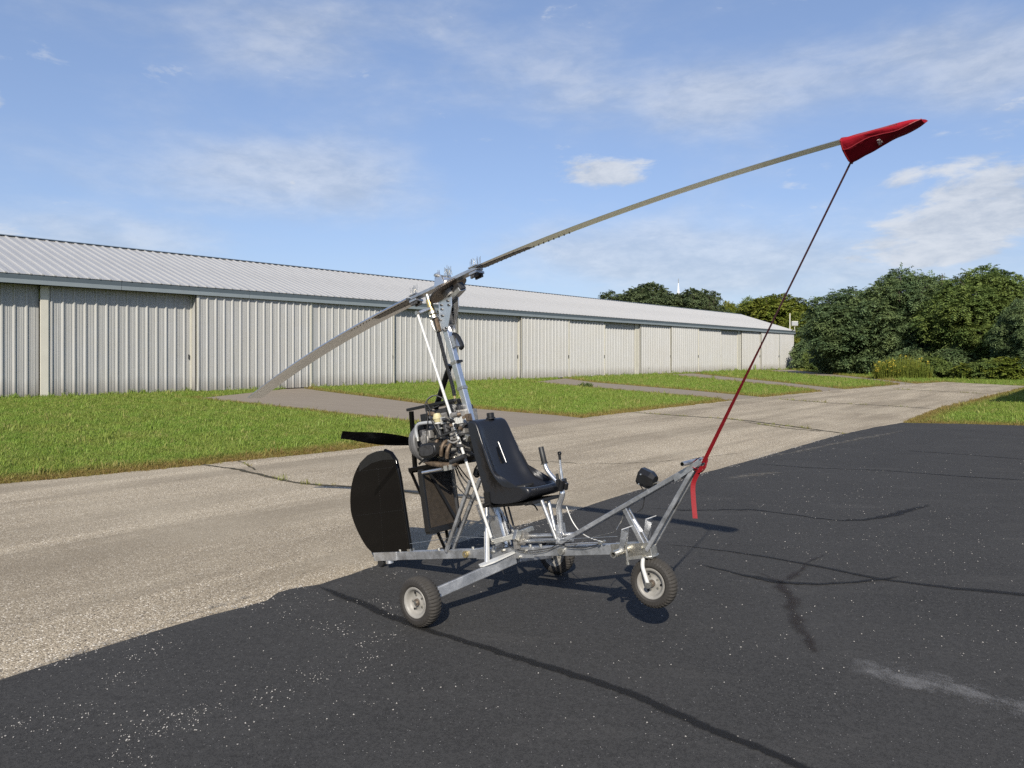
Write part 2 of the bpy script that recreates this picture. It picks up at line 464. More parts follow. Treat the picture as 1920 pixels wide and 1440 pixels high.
def decal(name, col, amount, breakup=1.0, scale=9, rough=.6, soft=.45):
    t = NT(name); v = t.pos(); uvn = t.node('ShaderNodeTexCoord').outputs['UV']
    sp = t.node('ShaderNodeSeparateXYZ'); t.l.new(uvn, sp.inputs[0])
    e = t.math('SUBTRACT', 1.0, t.math('ABSOLUTE', t.math('SUBTRACT', t.math('MULTIPLY', sp.outputs[0], 2.0), 1.0)))
    ends = t.math('SUBTRACT', 1.0, t.math('POWER', t.math('ABSOLUTE', t.math('SUBTRACT', t.math('MULTIPLY', sp.outputs[1], 2.0), 1.0)), 6.0))
    n = t.noise(v, scale, 6, .7, .4); n2 = t.noise(v, 130, 4, .7)
    a = t.math('ADD', t.math('MULTIPLY', e, 1.0/soft), t.math('MULTIPLY', t.math('SUBTRACT', n, .62), 2.2*breakup))
    a = t.math('ADD', a, t.math('MULTIPLY', t.math('SUBTRACT', n2, .5), 1.6*breakup))
    a = t.math('MULTIPLY', t.math('MULTIPLY', a, ends, True), amount, True)
    t.p(Base_Color=t.mix(n2, [c*.75 for c in col], [c*1.2 for c in col]), Roughness=rough, Alpha=a, Specular_IOR_Level=.3)
    t.bump(n2, .4, .003)
    return t.mat
M['tar'] = decal('tar_sealed_crack', (.010,.0095,.0092), .80, 1.3, 16, .8, .42)
M['stain'] = decal('brown_oil_stain', (.022,.015,.011), .6, 1.3, 5, .75, .8)
M['sand'] = decal('spilled_sand', (.20,.197,.195), .62, 1.6, 5, .9, 1.0)
M['joint'] = decal('joint_dirt', (.050,.042,.024), 1.0, .9, 9, .9, .35)
M['edge_dirt'] = decal('edge_dirt', (.17,.155,.13), .75, 1.9, 11, .9, .95)
Z1 = .004
strip('tar_crack', [(590,1098),(640,1117),(740,1158),(815,1186),(900,1212),(980,1237),(1100,1274),(1200,1310),(1300,1352),(1400,1397),(1500,1438),(1620,1490)], [.02,.10,.10,.08,.08,.09,.09,.09,.09,.08,.08,.08], M['tar'], Z1, apron, .01, 1)
strip('tar_crack', [(1235,1019),(1380,1036),(1500,1056),(1640,1084),(1700,1093),(1800,1104),(1930,1116),(2100,1134)], [.03,.05,.06,.07,.07,.09,.10,.10], M['tar'], Z1, apron, .01, 2)
strip('tar_crack', [(1300,1057),(1380,1075),(1430,1086),(1470,1094),(1560,1096),(1640,1089),(1690,1082)], [.03,.06,.12,.10,.06,.05,.02], M['tar'], Z1*2, apron, .02, 3)
strip('oil_stain', [(1420,1072),(1456,1092),(1480,1120),(1490,1150),(1500,1180),(1523,1215),(1540,1235)], [.05,.12,.18,.20,.14,.09,.03], M['stain'], Z1*2, apron, .03, 4)
strip('oil_stain', [(1460,1092),(1490,1080),(1515,1060),(1555,1035)], [.06,.10,.05,.015], M['stain'], Z1*3, apron, .02, 5)
strip('tar_crack', [(1210,953),(1300,957),(1400,956),(1470,963),(1540,973),(1600,976),(1660,969),(1700,959),(1748,946)], [.03,.05,.05,.06,.04,.09,.12,.14,.05], M['tar'], Z1, apron, .03, 6)
strip('tar_crack', [(1410,869),(1520,877),(1650,882),(1800,893),(1930,901)], [.04,.06,.06,.08,.08], M['tar'], Z1, apron, .02, 7)
strip('tar_crack', [(1700,845),(1800,852),(1930,862)], [.05,.06,.07], M['tar'], Z1, apron, .02, 8)
strip('sand_smear', [(1590,1262),(1650,1262),(1720,1278),(1800,1298),(1880,1318),(1960,1340),(2050,1368)], [.20,.44,.46,.40,.34,.30,.28], M['sand'], Z1*2, apron, .02, 9)
strip('sand_smear', [(1360,898),(1400,893),(1440,888),(1468,886)], [.20,.42,.34,.10], M['edge_dirt'], Z1, apron, .05, 10)
strip('sand_smear', [(1425,858),(1500,846),(1560,833),(1640,818),(1700,806)], [.10,.26,.22,.3,.15], M['edge_dirt'], Z1, apron, .06, 11)
strip('edge_dirt', [(-40,1292),(90,1243),(240,1193),(330,1160),(420,1130),(500,1109)], [.05,.07,.05,.06,.09,.04], M['edge_dirt'], Z1, apron, .02, 12)
JOINTS = [
    ([(1180,772),(1280,779),(1380,786),(1480,798),(1592,813)], .17),
    ([(1462,748),(1560,755),(1660,760),(1757,766)], .16),
    ([(1676,729),(1760,733),(1842,737.5)], .22),
    ([(365,868),(440,878),(520,896),(570,905),(680,912),(800,925),(900,935)], .10),  # crack at left; right part paints the rotor blade's shadow line dark
    ([(1395,790),(1470,801),(1540,808)], .10),
    ([(445,862),(470,873),(480,880)], .035),
    ([(880,853),(1000,862),(1120,868),(1260,862),(1390,848)], .02)]
for k, (px, w) in enumerate(JOINTS):
    strip('pavement_joint', px, w, M['joint'], -.010, taxi, .03, 20+k)

# ================================================================== HANGARS
t = NT('hangar_sheet_metal'); v = t.pos(True); g = t.pos()
streak = t.noise(t.mapping(v, (9,9,.35)), 1.0, 6, .65); blot = t.noise(v, .8, 5, .6); fine = t.noise(v, 30, 4, .7)
base = t.mix(streak, (.325,.325,.315), (.46,.46,.455)); base = t.mix(t.math('MULTIPLY', t.ramp(blot, [(.40, 0), (.75, 1)]), .35), base, (.38,.365,.32))
sp = t.node('ShaderNodeSeparateXYZ'); t.l.new(g, sp.inputs[0])
low = t.ramp(t.math('ADD', t.math('MULTIPLY', sp.outputs[2], 1.0), t.math('MULTIPLY', t.math('SUBTRACT', streak, .5), -1.1)), [(.12, 1), (.75, 0)])
base = t.mix(t.math('MULTIPLY', low, .55), base, (.15,.13,.105))
t.p(Base_Color=base, Roughness=.48, Metallic=.15, Specular_IOR_Level=.45); t.bump(t.math('ADD', blot, t.math('MULTIPLY', streak, .5)), .25, .03)
M['wall'] = t.mat
t = NT('roof_sheet_metal'); v = t.pos(True)
n = t.noise(t.mapping(v, (3,.25,1)), 1.0, 6, .65); f = t.noise(v, 22, 4, .7)
t.p(Base_Color=t.mix(n, (.345,.340,.328), (.475,.468,.452)), Roughness=t.math('ADD', t.math('MULTIPLY', f, .2), .30), Metallic=.3)
M['roof'] = t.mat
M['trim'] = paint('cream_trim', (.52,.50,.43), .5, .10, 3)
M['fascia'] = paint('blue_grey_fascia', (.075,.095,.108), .5, .12, 2)
M['fascia_lip'] = paint('grey_drip_edge', (.20,.23,.245), .45, .12, 2)
M['dark_gap'] = paint('door_gap', (.03,.03,.03), .9, .2)
PITCH = .430
EAVE_Z, FASC_B, OVER = 4.93, 4.54, .68
RIDGE_Y, RIDGE_Z = 6.7, 7.36

def corr_profile(x0, x1, phase=0.0, h=.062, minor=True):
    """list of (x, height) for ribbed sheet"""
    P = [(x0, 0.0)]; k = math.ceil((x0 - phase + .08) / PITCH)
    while True:
        c = phase + k*PITCH
        if c + .10 > x1: break
        if c - .10 > x0:
            P += [(c-.064, 0), (c-.022, h), (c+.022, h), (c+.058, 0)]
            if minor:
                for q in (.30, .42, .58, .70):
                    m = c + PITCH*q
                    if m + .03 < x1 and q*PITCH > .09: P += [(m-.018, 0), (m-.008, .014), (m+.006, .014), (m+.013, 0)]
        k += 1
    P.append((x1, 0.0)); return P
def make_hangar(name, org, ang, length, segs, trims, label, x_start=0.0):
    root = empty(name, org, (0, 0, ang)); tag(root, label, 'hangar')
    yb = RIDGE_Y*2
    rnd = random.Random(3)
    for (s0, s1, proud, kind) in segs:
        mb = MB(); top = FASC_B + .02; bot = .03 if kind == 'sliding_door' else -.03
        prof = corr_profile(s0 + .012, s1 - .012, rnd.uniform(0, .1))
        lo, hi = [], []
        mid_rows = [[], []]
        for x, h in prof:
            wob = mnoise.noise((x*1.7, 3.1, s0))*.008
            lo.append((x, -proud - h, bot)); hi.append((x, -proud - h, top))
            mid_rows[0].append((x, -proud - h + wob, 1.2)); mid_rows[1].append((x, -proud - h - wob, 2.6))
        mb.grid([lo, mid_rows[0], mid_rows[1], hi])
        o = mb.build(kind, M['wall'], root)
        if kind == 'sliding_door':
            e = MB(); e.box(((s0+s1)/2, -proud+.03, bot+.05), (s1-s0-.05, .05, .09)); e.build('bottom_rail', M['fascia_lip'], o)
            for xx in (s0 + .05, s1 - .05):
                e = MB(); e.box((xx, -proud-.004, (bot+top)/2), (.07, .09, top-bot-.02)); e.build('edge_stile', M['trim'], o)
            # row of fixing screws at the girt
            e = MB()
            k = 0; x = s0 + .3
            while x < s1 - .2:
                e.disc((x, -proud - .004, 2.05 + rnd.uniform(-.01,.01)), (0,1,0), .012, .012, 6); x += PITCH
            e.build('screw_row', M['cast'], o)
            if s1 < length - 3:
                e = MB(); e.box((s1 - .16, -proud - .05, 1.75 - .1), (.03, .05, .22)); e.build('door_pull', M['cast_dark'], o)
        e = MB(); e.box((s0 - .018, -proud - .012, (bot + top)/2), (.045, .05, top - bot)); e.build('edge_gap', M['dark_gap'] if kind == 'sliding_door' else M['fascia_lip'], root)
        # return at the side of the panel
        e = MB(); e.box((s0 + .006, -proud/2 - .01 + .12, (bot + top)/2), (.012, proud + .26, top - bot)); e.build('return_flange', M['wall'], root)
    for (s0, s1, proud) in trims:
        e = MB(); e.box(((s0+s1)/2, -proud - .03, FASC_B/2), (s1 - s0, .07, FASC_B)); e.build('corner_trim', M['trim'], root, bevel=.008)
    # fascia in lengths, with its drip edge
    x = x_start; FL = 6.1
    while x < length - .05:
        x2 = min(x + FL, length + .25)
        e = MB(); e.box(((x+x2)/2, -OVER - .02, (FASC_B+.15+EAVE_Z-.02)/2), (x2-x-.012, .04, EAVE_Z-.02-FASC_B-.15))
        fo = e.build('fascia_board', M['fascia'], root)
        e = MB(); e.box(((x+x2)/2, -OVER - .035, FASC_B+.085), (x2-x-.02, .05, .17)); e.build('drip_edge', M['fascia_lip'], fo, bevel=.006)
        x = x2
    e = MB(); e.box(((x_start+length)/2, -OVER/2, FASC_B+.06), (length-x_start+.2, OVER, .02)); e.build('soffit', M['fascia'], root)
    # roof sheets: three ribs each, sharing one mesh
    W3 = PITCH*3; sl = math.hypot(RIDGE_Y+OVER+.06, RIDGE_Z-EAVE_Z); ca, sa = (RIDGE_Y+OVER+.06)/sl, (RIDGE_Z-EAVE_Z)/sl
    def roof_mesh():
        mb = MB(); prof = [(0, 0)]
        for k in range(3):
            c = (k+.5)*PITCH; prof += [(c-.062, 0), (c-.030, .046), (c+.030, .046), (c+.062, 0)]
            for q in (.24, .76):
                m = k*PITCH + (q-.5+.5)*PITCH
                if abs(m-c) > .09: prof += [(m-.018, 0), (m, .008), (m+.018, 0)]
        prof.append((W3 - .003, 0)); prof = sorted(set(prof))
        a = [(x, -OVER-.06 - h*sa, EAVE_Z + h*ca) for x, h in prof]
        b = [(x, RIDGE_Y - h*sa, RIDGE_Z + h*ca) for x, h in prof]
        mb.grid([a, b])
        # under-thickness at the eave
        lo = [(p[0], p[1]+.001, EAVE_Z-.012) for p in a]
        mb.grid([lo, a])
        return mb
    rm = roof_mesh()
    first = rm.build('roof_sheet', M['roof'], root)
    n = int(math.ceil((length - x_start + .3)/W3)); first.location = (x_start, 0, 0)
    for k in range(1, n):
        o = first.copy(); COL.objects.link(o); o.parent = root; o.location = (x_start + k*W3, 0, .0015 if k % 2 else 0)
    xe = x_start + n*W3
    back = MB(); back.add([(x_start, RIDGE_Y, RIDGE_Z), (xe, RIDGE_Y, RIDGE_Z), (xe, yb+OVER, EAVE_Z), (x_start, yb+OVER, EAVE_Z)], [(0,1,2,3)])
    back.build('back_roof_slope', M['roof'], root)
    rc = MB(); rc.add([(x_start, RIDGE_Y-.16, RIDGE_Z+.012), (xe, RIDGE_Y-.16, RIDGE_Z+.012), (xe, RIDGE_Y, RIDGE_Z+.075), (x_start, RIDGE_Y, RIDGE_Z+.075),
                       (xe, RIDGE_Y+.16, RIDGE_Z+.012), (x_start, RIDGE_Y+.16, RIDGE_Z+.012)], [(0,1,2,3), (3,2,4,5)])
    rc.build('ridge_cap', M['fascia'], root)
    for xg, nm in ((x_start+.02, 'gable_wall'), (length, 'gable_wall')):
        e = MB(); e.add([(xg, 0, -.03), (xg, yb, -.03), (xg, yb, EAVE_Z-.05), (xg, RIDGE_Y, RIDGE_Z-.06), (xg, 0, EAVE_Z-.05)], [(0,1,2,3,4)])
        e.build(nm, M['wall'], root)
        e = MB(); e.bar((xg, -OVER, EAVE_Z-.12), (xg, RIDGE_Y, RIDGE_Z-.10), .05, .2); e.build('rake_board', M['fascia'], root)
    e = MB(); e.add([(x_start, yb, -.03), (length, yb, -.03), (length, yb, EAVE_Z), (x_start, yb, EAVE_Z)], [(0,1,2,3)])
    e.build('back_wall', M['wall'], root)
    return root
S = wall_s
L1 = WALL_L
segs = [(-14, -7.5, 0.0, 'wall_panel'), (-7.5, S(73), 0.0, 'wall_panel'),
        (S(85), S(356), .17, 'sliding_door'), (S(356), S(572), .58, 'sliding_door'), (S(572), S(728), .52, 'sliding_door'),
        (S(728), S(850), .32, 'wall_panel'), (S(850), S(965), .36, 'sliding_door'), (S(965), S(1056), .58, 'sliding_door'),
        (S(1056), S(1125), .48, 'sliding_door'), (S(1125), S(1186), .26, 'wall_panel'), (S(1191), S(1248), .50, 'sliding_door'),
        (S(1248), S(1300), .58, 'sliding_door'), (S(1300), S(1344), .46, 'sliding_door'), (S(1344), S(1379), .26, 'wall_panel'),
        (S(1383), S(1418), .46, 'sliding_door'), (S(1418), S(1452), .58, 'sliding_door'), (S(1452), L1, .60, 'wall_panel')]
trims = [(S(73)-.03, S(85)+.03, .20), (S(1184.5), S(1191), .30), (S(1377.5), S(1383), .3)]
hangar = make_hangar('hangar', WALL_A, ROAD_ROT, L1, segs, trims, 'long grey ribbed metal hangar with a low gabled roof behind the lawn', -14.0)
# second hangar, out of frame to the right; only its shadow reaches the lawn
c0 = Vector((17.25, 20.6, 0)); inward = Vector((WD.y, -WD.x, 0))
o2 = c0 + inward*OVER + WD*26
segs2 = [(k*6.5, (k+1)*6.5, (.2 if k % 2 else .5), 'sliding_door') for k in range(4)]
make_hangar('hangar', o2, ROAD_ROT + math.pi, 26.0, segs2, [], 'second metal hangar standing right of the lawn, seen only by its shadow', 0.0)

# a floodlight on a short pole at the far corner of the hangar
fl = empty('floodlight', gnd(1480, 691.3) + Vector((.3, .6, 0)))
tag(fl, 'small pale floodlight box on a thin pole at the far hangar corner', 'floodlight')
e = MB(); e.tube([(0,0,0), (0,0,7.3)], .07, 8); e.build('pole', M['trim'], fl)
e = MB(); e.box((.62, 0, 5.95), (.8, .35, .62)); h_ = e.build('lamp_box', M['trim'], fl, bevel=.03)
e = MB(); e.box((.62, -.19, 5.95), (.75, .04, .5)); e.build('lens', M['pvc'], h_)
e = MB(); e.tube([(.62,0,5.6), (.62,0,4.9), (0,0,4.7)], .045, 6); e.build('bracket', M['trim'], fl)

# white church spire beyond the trees
sp0 = at(1272, 560, 260); sp0.z = 0
st = empty('church_spire', sp0); tag(st, 'slender white church spire showing above the far trees', 'spire')
M['spire'] = paint('white_spire', (.80,.80,.80), .4, .04)
zt = CAM_H + (667-530)/1400*260
e = MB(); e.box((0,0,(zt-8)/2), (2.2,2.2,zt-8)); e.build('tower', M['spire'], st)
e = MB(); e.tube([(0,0,zt-8), (0,0,zt-.2)], [.78,.12], 8); so = e.build('spire_cone', M['spire'], st)
e = MB(); e.tube([(0,0,zt-.3), (0,0,zt+1.4)], .09, 6); e.build('finial', M['cast'], so)

# ================================================================== TREES AND SHRUBS
def leaf_mat(name, c0, c1, c2, trans=.25):
    t = NT(name); gi = t.node('ShaderNodeNewGeometry'); oi = t.node('ShaderNodeObjectInfo')
    r = gi.outputs['Random Per Island']
    n = t.noise(t.pos(), .55, 4, .6)
    base = t.mix(r, c0, c1); base = t.mix(t.ramp(n, [(.40, 0), (.68, .8)]), base, c2)
    t.p(Base_Color=base, Roughness=.62, Specular_IOR_Level=.22)
    tr = t.node('ShaderNodeBsdfTranslucent'); t.l.new(base, tr.inputs['Color'])
    mx = t.node('ShaderNodeMixShader'); mx.inputs[0].default_value = trans
    t.l.new(t.b.outputs[0], mx.inputs[1]); t.l.new(tr.outputs[0], mx.inputs[2]); t.l.new(mx.outputs[0], t.out.inputs['Surface'])
    return t.mat
M['leaf_dark'] = leaf_mat('dark_green_foliage', (.058,.098,.044), (.130,.184,.080), (.155,.196,.070))
M['leaf_mid'] = leaf_mat('green_foliage', (.062,.102,.029), (.136,.190,.052), (.175,.212,.048))
M['leaf_yellow'] = leaf_mat('yellow_green_foliage', (.075,.105,.015), (.150,.185,.028), (.215,.215,.034))
M['leaf_far'] = leaf_mat('distant_green_foliage', (.055,.080,.036), (.095,.125,.055), (.115,.135,.058))
M['bark'] = paint('grey_brown_bark', (.075,.060,.045), .9, .35, 6, .6)
M['golden'] = paint('goldenrod_yellow', (.36,.29,.03), .8, .25, 10)

def sprays(P, D, ln, droop, k, lw, ll, rng):
    """arching leaf sprays: returns quads as (n,4,3)"""
    n = len(P); out = []
    D = D/np.linalg.norm(D, axis=1, keepdims=True)
    side = np.cross(D, [0,0,1.0]); side += rng.normal(0, .05, side.shape); side /= np.maximum(1e-6, np.linalg.norm(side, axis=1, keepdims=True))
    for i in range(k):
        u = (i+.7)/k
        c = P + D*(ln*u)[:,None] - np.array([0,0,1.0])*(droop*u*u)[:,None]
        tang = D*ln[:,None] - np.array([0,0,1.0])*(2*droop*u)[:,None]; tang /= np.linalg.norm(tang, axis=1, keepdims=True)
        for sg in (-1, 1):
            s2 = side*sg + tang*.35 + rng.normal(0, .22, P.shape); s2 /= np.linalg.norm(s2, axis=1, keepdims=True)
            L = ll*(1.0 - .35*abs(u-.45))*rng.uniform(.5, 1.55, (n,1)); w = lw*rng.uniform(.6, 1.5, (n,1))
            drop = np.array([0,0,-1.0])*L*rng.uniform(.1, .55, (n,1))
            tip = c + s2*L + drop; midp = c + s2*L*.45 + drop*.3
            out.append(np.stack([c, midp - tang*w, tip, midp + tang*w], 1))
    return np.concatenate(out, 0)
def quads_mesh(name, Q, mat):
    me = bpy.data.meshes.new(name); n = len(Q)
    me.vertices.add(n*4); me.vertices.foreach_set('co', Q.reshape(-1).astype(np.float32))
    me.loops.add(n*4); me.loops.foreach_set('vertex_index', np.arange(n*4, dtype=np.int32))
    me.polygons.add(n); me.polygons.foreach_set('loop_start', np.arange(0, n*4, 4, dtype=np.int32)); me.polygons.foreach_set('loop_total', np.full(n, 4, dtype=np.int32))
    me.update(); me.validate(); me.materials.append(mat); return me
def crown(seed, H, R, z0, nl, dens, ln, ll, lw, k=6, upright=.25):
    """leaf quads of a tree of height H, crown radius R, starting at z0; also the lobe list"""
    rng = np.random.default_rng(seed); lobes = []; Q = []
    ch = (H - z0)/2; cz = z0 + ch
    nl = int(nl*1.9)
    for i in range(nl):
        th = i*2.39996 + rng.uniform(-.4, .4); v = -0.95 + 1.95*(i+.5)/nl
        rr = math.sqrt(max(0.02, 1 - v*v))
        q = rng.uniform(.50, .98)
        c = np.array([R*rr*q*math.cos(th), R*rr*q*math.sin(th), cz + ch*v*rng.uniform(.72, .90)])
        r = R*rng.uniform(.17, .36)*(1.0 - .2*max(0, v))
        lobes.append((c, r))
    lobes.append((np.array([0,0,cz+ch*.15]), R*.5)); lobes.append((np.array([0,0,cz-ch*.35]), R*.5))
    for c, r in lobes:
        n = int(dens*r*r*4*math.pi)
        d = rng.normal(0, 1, (n,3)); d[:,2] = d[:,2]*.8 + .12; d /= np.linalg.norm(d, axis=1, keepdims=True)
        rad = r*rng.uniform(.45, 1.03, (n,1))**.6
        P = c + d*rad*np.array([1.15,1.15,.58])
        P += rng.normal(0, .05*r, P.shape)
        D = d.copy(); D[:,2] = D[:,2]*.45 + upright; D += rng.normal(0, .25, D.shape)
        L = ln*rng.uniform(.6, 1.25, n)
        Q.append(sprays(P, D, L, L*rng.uniform(.25, .75, n), k, lw, ll, rng))
    Q = np.concatenate(Q, 0)
    Q = Q[Q[:,:,2].min(1) > .04]
    return Q, lobes
def trunk_mb(seed, H, R, z0, lobes):
    rnd = random.Random(seed); mb = MB()
    top = Vector((rnd.uniform(-.3,.3), rnd.uniform(-.3,.3), z0 + (H-z0)*.72))
    pts = catmull([(0,0,-.15), (rnd.uniform(-.15,.15), rnd.uniform(-.15,.15), H*.22), (rnd.uniform(-.3,.3), rnd.uniform(-.3,.3), H*.45), top], 4)
    r0 = H*.018 + .04
    mb.tube(pts, [r0*(1.25 if i == 0 else 1 - .8*i/(len(pts)-1)) for i in range(len(pts))], 7)
    for c, r in lobes[:-2]:
        h = min(c[2]*.65, H*.55); k = min(int(h/(top.z+.15)*(len(pts)-1)), len(pts)-2)
        a = pts[k]; b = Vector(c)
        m = a.lerp(b, .5) + Vector((0,0,-.12*(b-a).length*.5))
        q = catmull([a, m, b, b + (b-a)*.12], 3)
        mb.tube(q, [r0*.42*(1 - .85*i/(len(q)-1)) for i in range(len(q))], 5)
        for _ in range(2):
            e = b + Vector((rnd.uniform(-1,1), rnd.uniform(-1,1), rnd.uniform(-.2,1)))*r*.8
            mb.tube([m.lerp(b,.7), b.lerp(e,.5), e], [r0*.12, r0*.08, .008], 4)
    return mb
VAR = {}
def variant(key, seed, H, R, z0, nl, dens, ln, ll, lw, mat, k=6):
    Q, lobes = crown(seed, H, R, z0, nl, dens, ln, ll, lw, k)
    cm = quads_mesh('crown', Q, M[mat]); tm = trunk_mb(seed, H, R, z0, lobes).mesh('trunk', True); tm.materials.append(M['bark'])
    VAR[key] = (cm, tm, H, R); return len(Q)
tot = 0
tot += variant('a', 11, 8.0, 3.6, .5, 26, 19, .70, .20, .046, 'leaf_dark')
tot += variant('b', 23, 8.0, 3.2, .6, 24, 19, .70, .20, .046, 'leaf_dark')
tot += variant('c', 35, 8.0, 3.4, .4, 28, 19, .70, .20, .046, 'leaf_mid')
tot += variant('y', 47, 8.0, 3.4, .8, 22, 15, .60, .26, .075, 'leaf_yellow', 5)
tot += variant('f', 59, 12.0, 5.0, 1.0, 26, 6.5, .95, .38, .10, 'leaf_far', 5)
tot += variant('g', 61, 12.0, 4.2, 1.0, 22, 6.5, .95, .38, .10, 'leaf_far', 5)
tot += variant('sparse', 67, 12.0, 3.0, 2.5, 14, 3.2, .8, .34, .08, 'leaf_far', 5)
def tree(key, x, y_top, Y, hw, label, rot, group=None, name='tree', cat='tree'):
    cm, tm, H, R = VAR[key]
    base = Vector(((x-CX)/F_PX*Y, Y, 0)); h = CAM_H + (HY - y_top)/F_PX*Y; w = hw/F_PX*Y
    root = empty(name, base, (0,0,rot)); tag(root, label, cat, group)
    root.scale = (w/R/1.08, w/R/1.08, h/H/1.03)
    for nm, me in (('trunk', tm), ('crown', cm)):
        o = bpy.data.objects.new(nm, me); COL.objects.link(o); o.parent = root
    return root
G1 = 'trees along the far edge of the airfield'
tree('a', 1606, 536, 70, 98, 'broad dark green tree next right of the gap beside the hangar', .4, G1)
tree('b', 1688, 500, 66, 84, 'tall dark tree rising to a peak above the yellow flowering weeds', 1.7, G1)
tree('b', 1755, 514, 71, 80, 'dark tree in the dip between the two tallest crowns', 3.9, G1)
tree('c', 1842, 497, 60, 98, 'tall lighter green tree highest toward the right edge', 2.2, G1)
tree('a', 1948, 545, 52, 66, 'dark tree cut off by the right edge of the view', 5.0, G1)
tree('a', 1546, 590, 99, 50, 'low dark tree against the end of the hangar', 2.9, G1)
tree('y', 1452, 545, 118, 76, 'rounded yellow green tree behind the end of the hangar roof', .9, G1)
tree('y', 1500, 580, 112, 44, 'yellow green tree half hidden at the gap beside the hangar', 3.3, G1)
tree('c', 1402, 556, 128, 30, 'small dark topped tree left of the rounded yellow green tree', 2.5, G1)
tree('y', 1366, 560, 130, 24, 'small bright green tree with a pointed top over the roof', 4.1, G1)
tree('sparse', 1336, 552, 128, 24, 'thin sparse tree with sky showing through over the roof', 1.3, G1)
tree('f', 1303, 535, 132, 62, 'tree just right of the white spire', .2, G1)
tree('g', 1262, 545, 140, 52, 'tree in front of the foot of the white spire', 2.0, G1)
tree('f', 1216, 524, 136, 74, 'highest rounded tree left of the white spire', 3.0, G1)
tree('g', 1160, 542, 140, 56, 'lower tree stepping down left of the rounded one', 4.4, G1)
tree('f', 1112, 560, 150, 40, 'leftmost low tree barely showing above the roof ridge', 5.3, G1)
tree('b', 2050, 560, 56, 80, 'dark tree just outside the right edge of the view', .7, G1)
# undergrowth at the feet of the trees
tot += variant('s1', 71, 2.4, 1.5, .05, 16, 26, .5, .20, .05, 'leaf_mid', 5)
tot += variant('s2', 83, 2.4, 1.5, .05, 16, 26, .5, .20, .05, 'leaf_dark', 5)
tot += variant('s3', 97, 2.4, 1.5, .05, 16, 26, .45, .22, .065, 'leaf_yellow', 4)
SH = [('s2',1512,632,93,26,'dark shrub against the hangar corner'),('s1',1535,648,86,26,'green shrub second from the hangar corner'),
      ('s2',1562,650,74,34,'dark shrub at the foot of the broad dark tree'),('s2',1605,655,68,34,'dark shrub left of the yellow flowering weeds'),
      ('s2',1650,640,66,36,'dark shrub behind the yellow flowering weeds'),('s2',1705,650,62,38,'dark shrub rising right behind the flowering weeds'),
      ('s1',1748,668,57,32,'green shrub just right of the flowering weeds'),('s2',1790,650,58,40,'dark shrub under the dip in the trees'),
      ('s3',1822,680,54,34,'pale leafy vine patch low beside the taxiway end'),('s1',1850,672,53,34,'green shrub under the lighter tall tree'),
      ('s3',1893,668,52,40,'pale green shrub nearest the taxiway end corner'),('s2',1925,650,52,44,'dark shrub at the right edge of the view'),
      ('s1',1575,690,70,16,'small low bush in front of the dark shrubs')]
for i, (k, x, yt, Y, hw, lab) in enumerate(SH):
    tree(k, x, yt, Y, hw, lab, i*1.3, 'undergrowth below the trees', 'shrub', 'shrub')
# goldenrod: upright stems with yellow heads
rng = np.random.default_rng(5)
def weed(name, label, px, Y, hw, h, n, flowers, mat, cat='weeds'):
    base = Vector(((px-CX)/F_PX*Y, Y, 0)); root = empty(name, base); tag(root, label, cat)
    w = hw/F_PX*Y
    ang = rng.uniform(0, 2*math.pi, n); rr = w*np.sqrt(rng.uniform(0, 1, n))
    P = np.stack([rr*np.cos(ang), rr*.6*np.sin(ang), np.zeros(n)], 1)
    hh = h*rng.uniform(.55, 1.05, n)*(1 - .45*(rr/w)**2)
    Q = []
    lean = rng.normal(0, .12, (n,3)); lean[:,2] = 1
    for k in range(9):
        z = hh*(.12+.1*k)
        a = rng.uniform(0, 2*math.pi, n); d = np.stack([np.cos(a), np.sin(a), rng.uniform(.0,.6,n)], 1)
        c = P + lean*z[:,None]; L = rng.uniform(.10, .22, (n,1))*min(1.0, h); wv = np.cross(d, [0,0,1.0])*.022
        Q.append(np.stack([c, c + d*L*.5 - wv, c + d*L, c + d*L*.5 + wv], 1))
    sd = np.stack([np.full(n,.012), np.zeros(n), np.zeros(n)], 1)
    topp = P + lean*hh[:,None]; Q.append(np.stack([P - sd, P + sd, topp + sd*.4, topp - sd*.4], 1))
    o = bpy.data.objects.new('leafy_stems', quads_mesh('leafy_stems', np.concatenate(Q, 0), M[mat])); COL.objects.link(o); o.parent = root
    if flowers:
        idx = np.where(rng.uniform(0, 1, n) < flowers)[0]; Q = []
        for k in range(10):
            c = topp[idx] + rng.normal(0, .07, (len(idx),3)); a = rng.normal(0, .028, (len(idx),3)); b = rng.normal(0, .028, (len(idx),3))
            Q.append(np.stack([c-a, c-b, c+a, c+b], 1))
        o = bpy.data.objects.new('flower_heads', quads_mesh('flower_heads', np.concatenate(Q, 0), M['golden'])); COL.objects.link(o); o.parent = root
weed('goldenrod_clump', 'tall clump of yellow flowering weeds before the dark trees', 1692, 55.5, 52, 1.8, 800, .03, 'leaf_yellow')
weed('goldenrod_clump', 'low yellow weeds at the left of the flowering clump', 1660, 55.0, 22, 1.4, 220, .12, 'leaf_yellow')
weed('weed_clump', 'lone coarse weed clump in the lawn beside the driveway', 1098, 40.5, 15, .30, 110, 0, 'leaf_mid')

